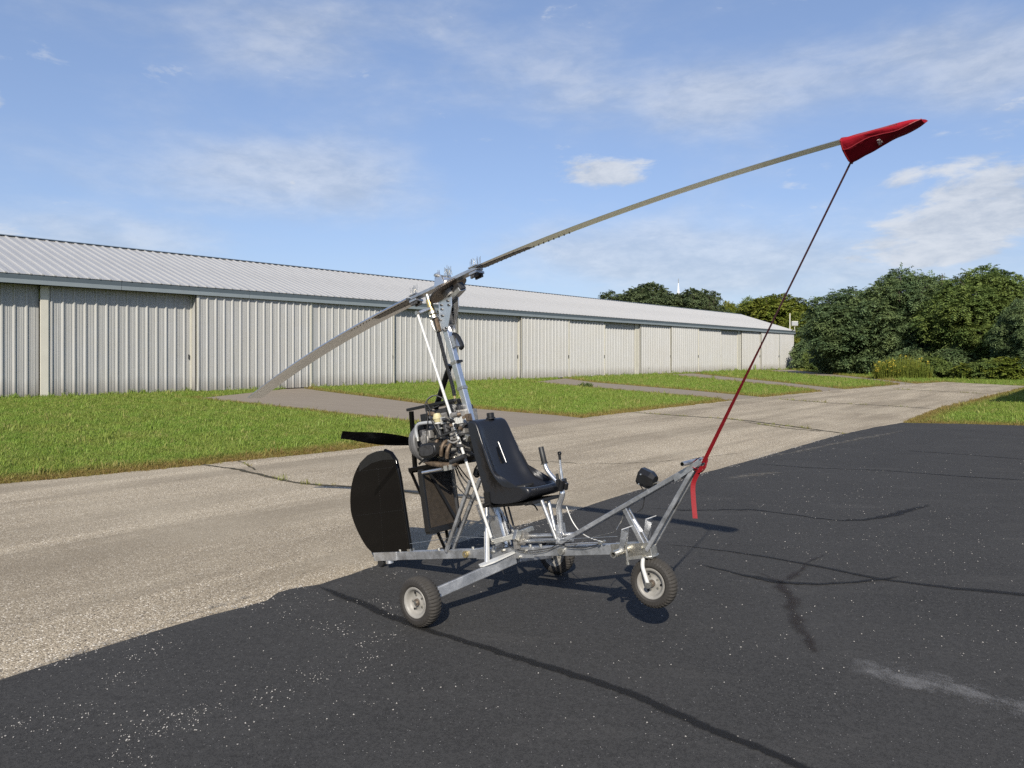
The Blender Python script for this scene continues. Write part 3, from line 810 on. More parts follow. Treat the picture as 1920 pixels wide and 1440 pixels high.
# dead bare saplings between the crowns
ds = empty('dead_sapling', Vector(((1775-CX)/F_PX*68, 68, 0))); tag(ds, 'bare grey sapling poking up between the two tall crowns', 'tree')
rnd = random.Random(4)
for k in range(5):
    mb = MB(); x = rnd.uniform(-.9,.9); h = 8.6 + rnd.uniform(-.4,.7)
    mb.tube([(x*.2,0,-.1), (x*.6,.1,h*.5), (x,.0,h)], [.07,.04,.012], 5)
    for j in range(6):
        z = h*(.7+.05*j); s = rnd.choice((-1,1)); mb.tube([(x*z/h,0,z), (x*z/h+s*.3,.1,z+.5)], [.014,.006], 4)
    mb.build('branch', M['bark'], ds)

# ================================================================== LAWN GRASS
def inside(poly, X, Y):
    n = len(poly); c = np.zeros(X.shape, bool); j = n-1
    for i in range(n):
        xi, yi, xj, yj = poly[i][0], poly[i][1], poly[j][0], poly[j][1]
        if yi != yj:
            m = ((yi > Y) != (yj > Y)) & (X < (xj-xi)*(Y-yi)/(yj-yi) + xi); c ^= m
        j = i
    return c
def seg_dist(line, X, Y):
    d = np.full(X.shape, 1e9)
    for a, b in zip(line[:-1], line[1:]):
        vx, vy = b[0]-a[0], b[1]-a[1]; l2 = vx*vx+vy*vy
        if l2 < 1e-9: continue
        tt = np.clip(((X-a[0])*vx + (Y-a[1])*vy)/l2, 0, 1)
        d = np.minimum(d, np.hypot(X-a[0]-tt*vx, Y-a[1]-tt*vy))
    return d
rng = np.random.default_rng(12)
N = 330000
# sample evenly in the view: uniform in image-like coordinates keeps near blades dense and far ones sparse
u = rng.uniform(-.82, .82, N); yy = HY + 20 + (260)*rng.uniform(0, 1, N)**1.15
Y = CAM_H*F_PX/(yy - HY); X = u*Y + rng.normal(0, .05, N)
keep = (~inside(TAXI, X, Y) | (seg_dist(edge_up, X, Y) < rng.uniform(-.05, .10, N)*(.5 + Y/40))) & ~inside(APRON, X, Y)
for d in DW: keep &= ~inside(d, X, Y)
sw = (X-WALL_A.x)*(-WD.y) + (Y-WALL_A.y)*WD.x      # + = behind the wall line
al = (X-WALL_A.x)*WD.x + (Y-WALL_A.y)*WD.y
keep &= ~((sw > -.05) & (al < WALL_L + .3))
keep &= Y < 100
X, Y, sw, al = X[keep], Y[keep], sw[keep], al[keep]
dist_edge = np.minimum(seg_dist(edge_up, X, Y), seg_dist(edge_dn + ap_far[1:], X, Y))
for d in DW: dist_edge = np.minimum(dist_edge, seg_dist(d, X, Y) + .12)
brown = np.clip(1.35 - dist_edge/ .60, 0, 1)*rng.uniform(.6, 1.05, len(X))
jx, jy = [], []
for px, w in JOINTS[:6]:
    c_ = catmull([gnd(a, b) for a, b in px], 12)
    for a, b in zip(c_[:-1], c_[1:]):
        m = int((b-a).length*26/(1 + a.y/25))
        for _ in range(m):
            q = a.lerp(b, rng.uniform())
            if mnoise.noise((q.x*.8, q.y*.8, 4.0)) > -.05: jx.append(q.x + rng.normal(0, w*.22)); jy.append(q.y + rng.normal(0, w*.22))
jn = len(jx); X = np.concatenate([X, jx]); Y = np.concatenate([Y, jy]); sw = np.concatenate([sw, np.full(jn, -9)]); al = np.concatenate([al, np.zeros(jn)])
dist_edge = np.concatenate([dist_edge, np.full(jn, .02)]); brown = np.concatenate([brown, rng.uniform(.2, .7, jn)])
wall_near = ((sw > -.55) & (sw < 0)).astype(float)
sz = (.54 + Y/44)*rng.uniform(.7, 1.25, len(X))*(1 - .35*np.clip(1 - dist_edge/.5, 0, 1))*(1 + wall_near*rng.uniform(0, 1.1, len(X))**2)
sz *= np.where(rng.uniform(0, 1, len(X)) < .025, rng.uniform(1.4, 2.1, len(X)), 1.0)
me = bpy.data.meshes.new('grass'); n = len(X)
me.vertices.add(n); co = np.stack([X, Y, np.full(n, -.03)], 1)
me.vertices.foreach_set('co', co.reshape(-1).astype(np.float32))
for nm, arr in (('sz', sz), ('brown', brown), ('ang', rng.uniform(0, 6.283, n)), ('tilt', rng.normal(0, .12, n))):
    a = me.attributes.new(nm, 'FLOAT', 'POINT'); a.data.foreach_set('value', arr.astype(np.float32))
me.update()
t = NT('grass_blades'); v = t.pos()
gi = t.node('ShaderNodeNewGeometry')
at_ = t.node('ShaderNodeAttribute', attribute_type='INSTANCER', attribute_name='brown')
oi = t.node('ShaderNodeObjectInfo')
n1 = t.noise(v, .55, 5, .6, .3); n2 = t.noise(v, 3.5, 4, .6)
base = t.mix(gi.outputs['Random Per Island'], (.108,.178,.022), (.212,.310,.050))
base = t.mix(t.ramp(n1, [(.38, 0), (.62, .9)]), base, (.215,.262,.050))
base = t.mix(t.ramp(n2, [(.52, 0), (.75, .55)]), base, (.085,.130,.018))
dry = t.math('GREATER_THAN', oi.outputs['Random'], .90)
base = t.mix(t.math('MULTIPLY', dry, .55), base, (.42,.36,.14))
base = t.mix(at_.outputs['Fac'], base, (.24,.16,.055))
t.p(Base_Color=base, Roughness=.55, Specular_IOR_Level=.25)
tr = t.node('ShaderNodeBsdfTranslucent'); t.l.new(base, tr.inputs['Color']); mx = t.node('ShaderNodeMixShader'); mx.inputs[0].default_value = .3
t.l.new(t.b.outputs[0], mx.inputs[1]); t.l.new(tr.outputs[0], mx.inputs[2]); t.l.new(mx.outputs[0], t.out.inputs['Surface'])
M['grass'] = t.mat
tcol = bpy.data.collections.new('tufts')
for k in range(7):
    rnd = random.Random(100+k); V = []; Fc = []
    for b in range(13):
        a = rnd.uniform(0, 6.283); r = rnd.uniform(0, .07); h = rnd.uniform(.04, .12); w = rnd.uniform(.0028, .0055)
        p = Vector((r*math.cos(a), r*math.sin(a), 0)); a2 = rnd.uniform(0, 6.283); ln = rnd.uniform(.1, .75)*h
        d = Vector((math.cos(a2), math.sin(a2), 0)); s = Vector((-d.y, d.x, 0))*w
        m = p + d*ln*.35 + Vector((0,0,h*.62)); tp = p + d*ln + Vector((0,0,h*rnd.uniform(.75,1.0)))
        o = len(V); V += [p-s, p+s, m+s*.8, m-s*.8, tp]; Fc += [(o,o+1,o+2,o+3), (o+3,o+2,o+4)]
    tm = bpy.data.meshes.new('tuft'); tm.from_pydata(V, [], Fc); tm.materials.append(M['grass'])
    tcol.objects.link(bpy.data.objects.new('tuft', tm))
gr = bpy.data.objects.new('grass', me); COL.objects.link(gr)
tag(gr, 'mown green lawn grass browned along the pavement edges', 'grass', kind='stuff')
ng = bpy.data.node_groups.new('grass_scatter', 'GeometryNodeTree')
ng.interface.new_socket('Geometry', in_out='INPUT', socket_type='NodeSocketGeometry'); ng.interface.new_socket('Geometry', in_out='OUTPUT', socket_type='NodeSocketGeometry')
gn = ng.nodes; gl = ng.links
gin = gn.new('NodeGroupInput'); gout = gn.new('NodeGroupOutput')
ci = gn.new('GeometryNodeCollectionInfo'); ci.inputs['Collection'].default_value = tcol; ci.inputs['Separate Children'].default_value = True; ci.inputs['Reset Children'].default_value = True
m2p = gn.new('GeometryNodeMeshToPoints'); gl.new(gin.outputs[0], m2p.inputs['Mesh'])
iop = gn.new('GeometryNodeInstanceOnPoints'); gl.new(m2p.outputs[0], iop.inputs['Points']); gl.new(ci.outputs[0], iop.inputs['Instance']); iop.inputs['Pick Instance'].default_value = True
def attr(nm):
    a = gn.new('GeometryNodeInputNamedAttribute'); a.data_type = 'FLOAT'; a.inputs['Name'].default_value = nm; return a.outputs['Attribute']
cx = gn.new('ShaderNodeCombineXYZ'); gl.new(attr('tilt'), cx.inputs[0]); gl.new(attr('ang'), cx.inputs[2]); gl.new(cx.outputs[0], iop.inputs['Rotation'])
gl.new(attr('sz'), iop.inputs['Scale']); gl.new(iop.outputs[0], gout.inputs[0])
gr.modifiers.new('scatter', 'NODES').node_group = ng

# tufts of grass in the taxiway joints are part of the lawn mesh above only beside it; stones on the apron:
rng = np.random.default_rng(3)
cl = [((300,1365),90,18,-.22,420),((340,1340),60,10,-.2,200),((100,1345),90,22,-.1,300),((230,1270),40,14,-.2,130),((280,1220),60,10,-.3,140),((560,1130),60,16,-.1,170),
      ((600,1170),60,14,0,150),((730,1145),14,12,0,110),((690,1130),30,8,0,80),((640,1190),40,12,0,110),((720,1200),30,10,-.2,100),((590,1265),26,9,0,110),((690,1235),50,24,.1,170),
      ((500,1300),50,10,.1,90),((250,1420),40,16,0,110),((745,1075),18,4,-.2,60),((1000,990),25,6,0,90),((1010,985),40,10,0,60),((1560,940),160,40,0,420),((1700,960),200,70,0,620),
      ((1650,880),240,30,0,460),((1500,1000),240,60,0,460),((1750,1020),180,60,0,520),((1400,1180),200,90,0,420),((1800,1180),160,90,0,330),((1600,830),120,14,-.1,300),((400,1330),360,110,-.1,650),((1000,1300),500,140,0,560),((1300,1120),260,40,0,120),((1420,905),30,8,-.1,60),((800,1100),100,40,0,120)]
V = []; Fc = []
ico = np.array([(0,0,1),(.9,0,-.1),(0,.8,0),(-.85,0,.1),(0,-.9,0),(0,0,-.6)]); ifc = [(0,1,2),(0,2,3),(0,3,4),(0,4,1),(5,2,1),(5,3,2),(5,4,3),(5,1,4)]
for (c, sx, sy, sl, n) in cl:
    for _ in range(int(n*.30)):
        a, b = rng.normal(0, .75, 2); x = c[0] + a*sx; y = c[1] + b*sy + a*sx*sl
        if y < HY + 60: continue
        p = gnd(x, y)
        if not inside(APRON, np.array([p.x]), np.array([p.y]))[0]: continue
        r = (.0016 + .0040*rng.uniform(0,1)**2.2)*(1.0 + p.y/26); q = ico*r*rng.uniform(.7, 1.3, (6,3)); an = rng.uniform(0, 6.28); ca, sa = math.cos(an), math.sin(an)
        o = len(V)
        for e_ in q: V.append((p.x + e_[0]*ca - e_[1]*sa, p.y + e_[0]*sa + e_[1]*ca, .001 + r*.35 + e_[2]*.7))
        Fc += [tuple(i+o for i in f_) for f_ in ifc]
ec = densify(ap_edge, .05, .02, 2.0, 5)
for _ in range(2600):
    p = ec[int(rng.integers(0, len(ec)))] + Vector((rng.normal(0, .05), rng.normal(0, .05), 0))
    if p.y > 16 or mnoise.noise((p.x*1.3, p.y*1.3, 2.0)) < -.1: continue
    r = (.0018 + .005*rng.uniform(0,1)**2)*(1.0 + p.y/26); q = ico*r*rng.uniform(.7, 1.3, (6,3)); o = len(V)
    for e_ in q: V.append((p.x + e_[0], p.y + e_[1], .001 + r*.35 + e_[2]*.7))
    Fc += [tuple(i+o for i in f_) for f_ in ifc]
M['stone'] = paint('pale_grit', (.30,.285,.265), .9, .4, 200)
me = bpy.data.meshes.new('grit'); me.from_pydata(V, [], Fc); me.materials.append(M['stone'])
go = bpy.data.objects.new('grit', me); COL.objects.link(go); tag(go, 'pale grit and loose stones scattered over the black apron', 'grit', kind='stuff')

# ================================================================== GYROPLANE
W_NEAR, W_FAR = gnd(778, 1178), gnd(1050, 1072)
AX = (W_FAR - W_NEAR); TRACK = AX.length; AX.normalize()          # to the machine's left, away from the camera
FH = Vector((AX.y, -AX.x, 0)); PITCH_UP = math.radians(10.7)
FWD = FH*math.cos(PITCH_UP) + Vector((0,0,math.sin(PITCH_UP)))
UPV = FH*-math.sin(PITCH_UP) + Vector((0,0,math.cos(PITCH_UP)))
BASE = (W_NEAR + W_FAR)/2; KEEL0 = BASE + Vector((0,0,.302))
KOFF = Vector((.302*math.sin(PITCH_UP), 0, .302*math.cos(PITCH_UP)))
gyro = empty('gyroplane', BASE)
gyro.rotation_mode = 'QUATERNION'
gyro.rotation_quaternion = Matrix((FWD, AX, UPV)).transposed().to_quaternion()
tag(gyro, 'open single seat gyroplane of silver tube frame resting on its tail with nose wheel raised', 'gyroplane')
def loc(x, y, s=0.0):
    r = Vector(((x-CX)/F_PX, 1.0, -(y-HY)/F_PX)); C = Vector((0,0,CAM_H))
    k = (s + AX.dot(KEEL0) - AX.dot(C))/AX.dot(r); d = C + r*k - KEEL0
    return Vector((d.dot(FWD), s, d.dot(UPV)))
def world(l): return KEEL0 + FWD*l[0] + AX*l[1] + UPV*l[2]
V3 = Vector
def part(mb, name, mat, parent=None, **kw):
    return mb.build(name, M[mat] if isinstance(mat, str) else mat, parent or gyro, offset=KOFF, **kw)

# ---- keel
mb = MB(); mb.bar((-1.29,0,.010), (1.25,0,.010), .052, .064)
keel = part(mb, 'keel', 'alu_dull', bevel=.004)
mb = MB(); mb.box((-1.15,-.0285,.010), (.27,.005,.066)); mb.box((-1.15,.0285,.010), (.27,.005,.066)); part(mb, 'tail_doubler', 'alu', keel)
mb = MB(); mb.box((.10,-.0295,.008), (.52,.006,.072)); mb.box((.10,.0295,.008), (.52,.006,.072)); part(mb, 'centre_doubler', 'alu', keel)
mb = MB(); mb.box((1.12,-.0295,.004), (.27,.006,.082)); mb.box((1.12,.0295,.004), (.27,.006,.082)); part(mb, 'nose_doubler', 'steel', keel)
for x, z in [(-.98,.048),(-.55,.047),(-.2,.047),(-.08,.047),(.0,.047),(.05,.047),(.33,.048),(.42,.047),(.58,.047),(.9,.047)]:
    mb = MB(); mb.disc((x,-.012,z+.004), (0,0,1), .011, .014, 6); part(mb, 'bolt', 'steel', keel)
for x, z in [(-.26,.012),(-.04,-.014),(.10,.03),(.24,-.016),(.60,.012),(1.02,-.02),(1.2,.02),(.0,.02),(.16,-.02),(.30,.02)]:
    mb = MB(); mb.disc((x,-.038,z), (0,1,0), .011, .016, 6); part(mb, 'bolt', 'steel', keel)
mb = MB(); mb.disc((-.26,-.036,.010), (0,1,0), .024, .016, 14); part(mb, 'pulley', 'brass', keel)
mb = MB(); mb.disc((.60,-.040,.010), (0,1,0), .022, .02, 14); part(mb, 'pulley', 'steel', keel)
# tail roller
mb = MB(); mb.lathe((-1.23,0,-.060+.02), (0,1,0), [(.0001,-.02),(.030,-.02),(.034,-.012),(.034,.012),(.030,.02),(.0001,.02)], 20); part(mb, 'tail_wheel', 'rubber', keel, smooth=True)
mb = MB(); mb.disc((-1.12,-.012,-.035), (0,0,1), .032, .022, 18); part(mb, 'tail_puck', 'alu_bright', keel, smooth=True)

# ---- mast
M0, M1 = V3((.088,0,.04)), V3((-.178,0,1.68))
mu = (M1 - M0).normalized(); mx_ = V3((mu.z,0,-mu.x))    # forward normal of the mast
def mp(n, df=0.0, s=0.0):
    k = (n - M0.z)/(M1.z - M0.z); return M0.lerp(M1, k) + mx_*df + V3((0,s,0))
mb = MB(); mb.bar(M0, M1, .047, .050, (1,0,0)); mast = part(mb, 'mast', 'alu_bright', bevel=.005)
for n in (.62, 1.20, 1.395):
    mb = MB(); a, b = mp(n-.012), mp(n+.012); mb.bar(a, b, .056, .059, (1,0,0)); part(mb, 'mast_clamp', 'steel', mast, bevel=.003)
mb = MB(); mb.bar(mp(1.40,.046), mp(1.385,.046), .05, .012, (1,0,0)); part(mb, 'clamp_screw', 'black_satin', mast)
mb = MB(); mb.bar(mp(.05,0,-.034), mp(.27,0,-.034), .008, .085, (1,0,0)); mb.bar(mp(.05,0,.034), mp(.27,0,.034), .008, .085, (1,0,0)); part(mb, 'mast_gusset', 'alu', mast)
for s in (-1, 1):
    mb = MB()
    poly = [(q.x, q.z) for q in [loc(x, y, -.04) for x, y in ((822,566),(834,558),(846,556),(847,574),(844,592),(841.5,606),(840,617),(829,622),(823.5,597))]]
    mb.prism([(x, s*.034, z) for x, z in poly], (0, s*.007, 0)); cp = part(mb, 'cheek_plate', 'alu_bright', mast, bevel=.002)
    for x, z in [(q.x, q.z) for q in [loc(x, y, -.045) for x, y in ((827,572),(839,564),(841,572),(828,580),(829,592),(831,618),(836,615),(825,600))]]:
        mb = MB(); mb.disc((x, s*.045, z), (0,1,0), .009, .012, 6); part(mb, 'bolt', 'cast_dark', cp)
# light grey block and black cable guide on the front of the mast
mb = MB(); mb.bar(mp(1.585,.05), mp(1.50,.05), .05, .03, (1,0,0)); blk = part(mb, 'cable_bracket', 'alu', mast)
mb = MB(); mb.tube(catmull([mp(1.60,.05), mp(1.57,.085), mp(1.49,.105), mp(1.475,.08)], 5), .016, 8); part(mb, 'cable_guide', 'black_satin', blk, smooth=True)
mb = MB(); mb.box(mp(1.76,.055), (.03,.05,.16)); part(mb, 'head_core', 'black_satin', mast)

# ---- rotor head, ring gear, pre-rotator
HUB = V3((-.135,0,1.995))
tip_r = V3((3.33, -.40, -.126)); tip_l = V3((-3.40, .40, -.354))
ry = -.113; RD = V3((math.cos(ry), math.sin(ry), 0)); RS = V3((-RD.y, RD.x, 0))     # rotor span, to its left
RL = 3.32; TILT, DROOP = .126, .251
ROLL = math.radians(-6.0)
span = (RD*RL + V3((0,0,TILT))).normalized(); rn0 = RS.copy(); rup = span.cross(rn0)*-1
rup = (rn0.cross(span))*-1
if rup.z < 0: rup = -rup
side = (rn0*math.cos(ROLL) + rup*math.sin(ROLL)); rup = span.cross(side)
if rup.z < 0: rup = -rup
rn = V3((-.38,-.18,.90)).normalized(); rs1 = rn.cross(V3((1,0,0))).normalized(); rs2 = rs1.cross(rn)
RING = HUB - rn*.055 + V3((-.004,0,0))
mb = MB(); mb.lathe(RING, rn, [(.03,-.006),(.140,-.008),(.152,-.006),(.155,.004),(.150,.010),(.03,.012)], 56); ring = part(mb, 'ring_gear', 'rust', smooth=True, angle=30)
mb = MB()
for k in range(56):
    a = 2*math.pi*k/56; d = rs2*math.cos(a) + rs1*math.sin(a); mb.bar(RING + d*.150, RING + d*.160, .008, .012, rn)
part(mb, 'gear_teeth', 'cast_dark', ring)
mb = MB(); mb.lathe(RING - rn*.02, rn, [(.0001,-.035),(.05,-.035),(.055,-.02),(.055,.012),(.0001,.012)], 24); head = part(mb, 'bearing_block', 'cast', smooth=True)
mb = MB(); mb.bar(RING - rn*.075 + rs2*-.13, RING - rn*.075 + rs2*.12, .07, .035, rn); part(mb, 'torque_bar', 'alu', head, bevel=.004)
mb = MB(); mb.bar(RING - rn*.055 + rs2*.05, RING - rn*.055 + rs2*.135, .06, .06, rn); part(mb, 'head_casting', 'cast_dark', head, bevel=.006)
# arm carrying the control rod
ROD_T = loc(783, 587, -.15)
mb = MB(); mb.bar(loc(806,578,-.05), ROD_T, .022, .020); part(mb, 'control_arm', 'alu_bright', head, bevel=.003)
mb = MB(); mb.disc(ROD_T, (0,1,0), .016, .03, 10); part(mb, 'rod_end', 'steel', head)
# pre-rotator drive
A = loc(804,563,-.03); B = loc(813,592,-.03)
mb = MB(); mb.tube([A, A.lerp(B,.55), B], [.024,.026,.020], 14); pr = part(mb, 'prerotator_drive', 'brass', smooth=True)
mb = MB(); mb.tube([A.lerp(B,-.35), A], .018, 10); mb.tube([A.lerp(B,.75), A.lerp(B,.92)], .034, 14); mb.tube([A.lerp(B,1.02), A.lerp(B,1.2)], .033, 14); part(mb, 'drive_collar', 'steel', pr, smooth=True)
mb = MB(); mb.tube(catmull([B, loc(822,625,-.03), loc(836,680,-.03), loc(848,722,-.02), loc(852,742,-.02)], 5), [.014]*21, 8); part(mb, 'drive_shaft', 'black_satin', pr, smooth=True)
mb = MB(); mb.tube([loc(818,598,-.03), loc(824,622,-.03)], .018, 8); part(mb, 'shaft_coupling', 'iron_brown', pr)
mb = MB(); mb.tube([loc(852,742,-.02), loc(856,760,-.02)], .010, 8); part(mb, 'shaft_end', 'brass', pr)
mb = MB(); mb.tube(catmull([loc(806,592,-.05), loc(812,612,-.05), loc(818,622,-.05), loc(822,618,-.05)], 5), .005, 6); part(mb, 'return_spring', 'steel', pr)

# ---- hub bar
def rot_pt(k):      # k: fraction of the radius, - is rearward
    return HUB + RD*(RL*k) + V3((0,0, TILT*k - DROOP*abs(k)**2.1))
mb = MB(); mb.bar(rot_pt(-.118), rot_pt(.122), .062, .026, rup); hubbar = part(mb, 'hub_bar', 'alu', bevel=.003)
mb = MB(); mb.box(HUB + rup*.012, (.10,.085,.045), Matrix((span, side, rup)).transposed()); 
for s in (-1,1):
    mb.prism([HUB + side*(s*.048) + span*.06 + rup*-.02, HUB + side*(s*.048) - span*.06 + rup*-.02, HUB + side*(s*.048) - span*.035 + rup*.085, HUB + side*(s*.048) + span*.01 + rup*.085], side*(s*.007))
tower = part(mb, 'teeter_tower', 'alu_bright', hubbar, bevel=.002)
mb = MB(); mb.tube([HUB + side*-.075 + rup*.062 - span*.015, HUB + side*.075 + rup*.062 - span*.015], .011, 10); part(mb, 'teeter_bolt', 'steel', tower)
rnd = random.Random(2)
def spikes(c, n, spread):
    mb = MB()
    for i in range(n):
        p = c + span*rnd.uniform(-spread, spread) + side*rnd.uniform(-.03,.03)
        mb.tube([p, p + rup*rnd.uniform(.045,.075) + span*rnd.uniform(-.012,.012)], .0018, 4)
    return mb
part(spikes(HUB + rup*.055 + span*.02, 16, .05), 'safety_wire', 'steel', tower)
for sgn in (-1, 1):
    c = rot_pt(.110*sgn if sgn > 0 else -.108)
    mb = MB(); mb.box(c - rup*.030, (.085,.075,.018), Matrix((span, side, rup)).transposed()); mb.box(c + rup*.018, (.095,.075,.008), Matrix((span, side, rup)).transposed())
    bc = part(mb, 'blade_clamp', 'alu', hubbar, bevel=.002)
    mb = MB()
    for i in range(4):
        for j in (-1,1): mb.disc(c - rup*.048 + span*(-.03+.02*i) + side*(.022*j), rup, .010, .028, 8)
    part(mb, 'clamp_nuts', 'cast_dark', bc)
    part(spikes(c + rup*.02, 12, .042), 'bolt_ends', 'steel', bc)

# ---- rotor blades
FOIL = [(-.30,0.0),(-.285,.055),(-.22,.095),(-.10,.115),(.10,.095),(.35,.055),(.58,.02),(.70,.004),(.70,-.004),(.50,-.010),(.20,-.022),(-.05,-.030),(-.22,-.034),(-.285,-.026)]
CH = .165
def blade(sgn, twist0, twist1):
    rows = []; n = 26
    for i in range(n+1):
        k = .128 + ((.975 if sgn > 0 else 1.0)-.128)*i/n; p = rot_pt(k*sgn)
        q = (rot_pt((k+.01)*sgn) - rot_pt((k-.01)*sgn)).normalized()
        le = RS*sgn                                   # leading edge side
        tw = math.radians(twist0 + (twist1-twist0)*i/n)
        z = q.cross(le); z = z if z.z > 0 else -z
        l2 = le*math.cos(tw) + z*math.sin(tw); z2 = z*math.cos(tw) - le*math.sin(tw)
        rows.append([p - l2*(x*CH) + z2*(h*CH) for x, h in FOIL])
    mb = MB(); mb.grid(rows, True); mb.add(rows[0], [tuple(range(len(FOIL)))]); mb.add(rows[-1], [tuple(range(len(FOIL)-1,-1,-1))])
    o = part(mb, 'rotor_blade', 'blade', smooth=True, angle=35)
    # root doubler under the blade, with its rivet rows
    dl = MB(); rv = MB(); rw = []
    for i in range(9):
        f = i/8; k = .128 + .15*f; idx = (k-.128)/(1-.128)*n; a = int(idx); fr = idx-a
        R = [rows[a][j].lerp(rows[min(a+1,n)][j], fr) for j in range(len(FOIL))]
        z2 = (R[2]-R[11]).normalized(); wd = 1.0 - .55*f
        c0 = R[12].lerp(R[10], .5); e0 = R[12]; e1 = R[9].lerp(R[10], .3)
        rw.append([e0 - z2*.004, c0 + (e1-c0)*wd*.5 - z2*.004, c0 + (e1-c0)*wd - z2*.004])
    dl.grid(rw); part(dl, 'root_doubler', 'cast', o)
    for i in range(18):
        k = .14 + .24*i/17; idx = (k-.128)/(1-.128)*n; a = int(idx); fr = idx-a
        R = [rows[a][j].lerp(rows[min(a+1,n)][j], fr) for j in range(len(FOIL))]; z2 = (R[2]-R[11]).normalized()
        for q in ((R[12].lerp(R[11], .3),) if i > 8 else (R[12].lerp(R[11], .2), R[10])):
            rv.disc(q - z2*.0022, z2, .0055, .003, 6)
    part(rv, 'rivet_rows', 'cast_dark', o)
    return rows
rows_r = blade(1, 8.5, 9.5)
rows_l = blade(-1, 3.0, 2.5)

# ---- control rod, lower linkage, torque tubes
ROD_B = loc(921, 1008, -.15)
mb = MB(); mb.tube([ROD_T + V3((0,0,-.01)), ROD_B], .0108, 12); rod = part(mb, 'control_rod', 'white_metal', smooth=True)
mb = MB(); d = (ROD_T-ROD_B).normalized(); mb.tube([ROD_B, ROD_B + d*-.03], .007, 8); mb.disc(ROD_B - d*.035, (0,1,0), .012, .02, 10); part(mb, 'rod_end', 'steel', rod)
mb = MB(); mb.bar(ROD_B - d*.03, V3((.26,-.075,.128)), .012, .035); mb.bar(V3((.20,-.085,.125)), V3((.285,.10,.150)), .03, .03); mb.bar(V3((.275,-.09,.10)), V3((.275,-.05,.16)), .03,.05)
part(mb, 'walking_beam', 'steel', rod, bevel=.003)
mb = MB(); mb.bar(V3((.255,-.06,.04)), V3((.255,-.06,.13)), .03, .04); mb.disc((.285,0,.11), (1,0,0), .035, .03, 14); mb.disc((.285,-.04,.085), (1,0,0), .025, .04, 12); part(mb, 'pivot_block', 'cast', rod, bevel=.002)
for s, z in ((-.028,.085), (.03,.108)):
    mb = MB(); mb.tube([(.27,s,z), (.70,s,z-.004)], .0145, 12); part(mb, 'torque_tube', 'alu', rod, smooth=True)
# ---- control stick
pts = catmull([loc(1052,1005), loc(1050,975), loc(1048,950), loc(1053,932), loc(1054,920), loc(1046,905), loc(1032,890), loc(1024,878), loc(1021,868)], 4)
mb = MB(); mb.tube(pts, [.020 if i < 16 else .015 for i in range(len(pts))], 12); stick = part(mb, 'control_stick', 'alu_bright', smooth=True)
mb = MB(); a, b = loc(1021,869), loc(1014,838); mb.tube([a, a.lerp(b,.02), a.lerp(b,.98), b], [.019,.0195,.0185,.017], 14); g_ = part(mb, 'grip', 'rubber', stick, smooth=True)
mb = MB(); mb.disc(a, (b-a), .026, .006, 16); part(mb, 'grip_flange', 'rubber', g_)
mb = MB(); q = loc(1053,905); mb.box(q, (.05,.06,.05)); mb.tube([q + V3((0,-.03,-.05)), q + V3((.03,-.03,.02))], .018, 8); mb.tube([loc(1060,918), loc(1062,905)], .016, 8); part(mb, 'lever_perch', 'black_satin', stick, bevel=.004)
mb = MB(); mb.tube(catmull([loc(1054,900), loc(1052,885), loc(1050,866), loc(1049,853)], 4), [.010]*5 + [.008]*8, 8); lv = part(mb, 'brake_lever', 'alu_bright', stick, smooth=True)
mb = MB(); mb.lathe(loc(1049,850), (0,1,0), [(.006,-.006),(.013,-.006),(.013,.006),(.006,.006),(.006,-.006)], 14); mb.tube([loc(1049,853), loc(1050,862)], .009, 8); part(mb, 'lever_knob', 'black_satin', lv)
mb = MB(); mb.tube([loc(1046,900), loc(1044,888)], .010, 8); part(mb, 'switch', 'rubber', stick)
mb = MB(); c = loc(1052,1000); mb.bar(c + V3((0,-.03,.06)), c + V3((0,-.03,-.05)), .008, .045); mb.bar(c + V3((0,.03,.06)), c + V3((0,.03,-.05)), .008, .045); mb.disc(c + V3((.02,-.038,.0)), (0,1,0), .013, .012, 8); part(mb, 'stick_fork', 'alu', stick)

# ---- seat tank
prof_o = [(.060,.955),(.128,.945),(.150,.88),(.190,.74),(.235,.60),(.275,.515),(.335,.472),(.420,.460),(.500,.462),(.535,.445),(.538,.405),(.500,.372),(.36,.358),(.22,.362),(.155,.385),(.132,.46),(.105,.65),(.075,.84),(.050,.92)]
front = {1:0.0, 2:.30, 3:.85, 4:1.0, 5:1.0, 6:1.0, 7:.9, 8:.35}
nrm = {2:(.95,.3),3:(.95,.3),4:(.93,.36),5:(.80,.6),6:(.5,.87),7:(.1,1),8:(0,1)}
rowsS = []
for sv, inset, rec in [(-1.0,.34,0),(-.985,.10,0),(-.93,0,0),(-.80,0,.25),(-.60,0,.9),(-.3,0,1.0),(0,0,1.05),(.3,0,1.0),(.60,0,.9),(.80,0,.25),(.93,0,0),(.985,.10,0),(1.0,.34,0)]:
    row = []
    for i, (x, z) in enumerate(prof_o):
        w = .168 + .034*min(1, max(0, (.95 - z)/.45))
        if i in nrm:
            dx, dz = nrm[i]; k = .046*rec*front[i]; x -= dx*k; z -= dz*k
        cxp, czp = (.30, .42) if z < .52 else ((x+.10)/2, z)
        cxp = x + (cxp-x)*inset*.6; czp = z + (.45-z)*inset*.12
        row.append(V3((cxp, sv*w, czp)))
    rowsS.append(row)
mb = MB(); mb.grid(rowsS, True); K = len(prof_o); mb.add(rowsS[0], [tuple(range(K))]); mb.add(rowsS[-1], [tuple(range(K-1,-1,-1))])
seat = part(mb, 'seat_tank', 'black_plastic', smooth='all', sub=2)
mb = MB(); mb.lathe((.105,.03,.958), (.05,0,1), [(.0001,.030),(.024,.030),(.027,.026),(.027,.0),(.034,-.004),(.034,-.015),(.0001,-.015)], 20); part(mb, 'fuel_cap', 'black_satin', seat, smooth=True, angle=30)
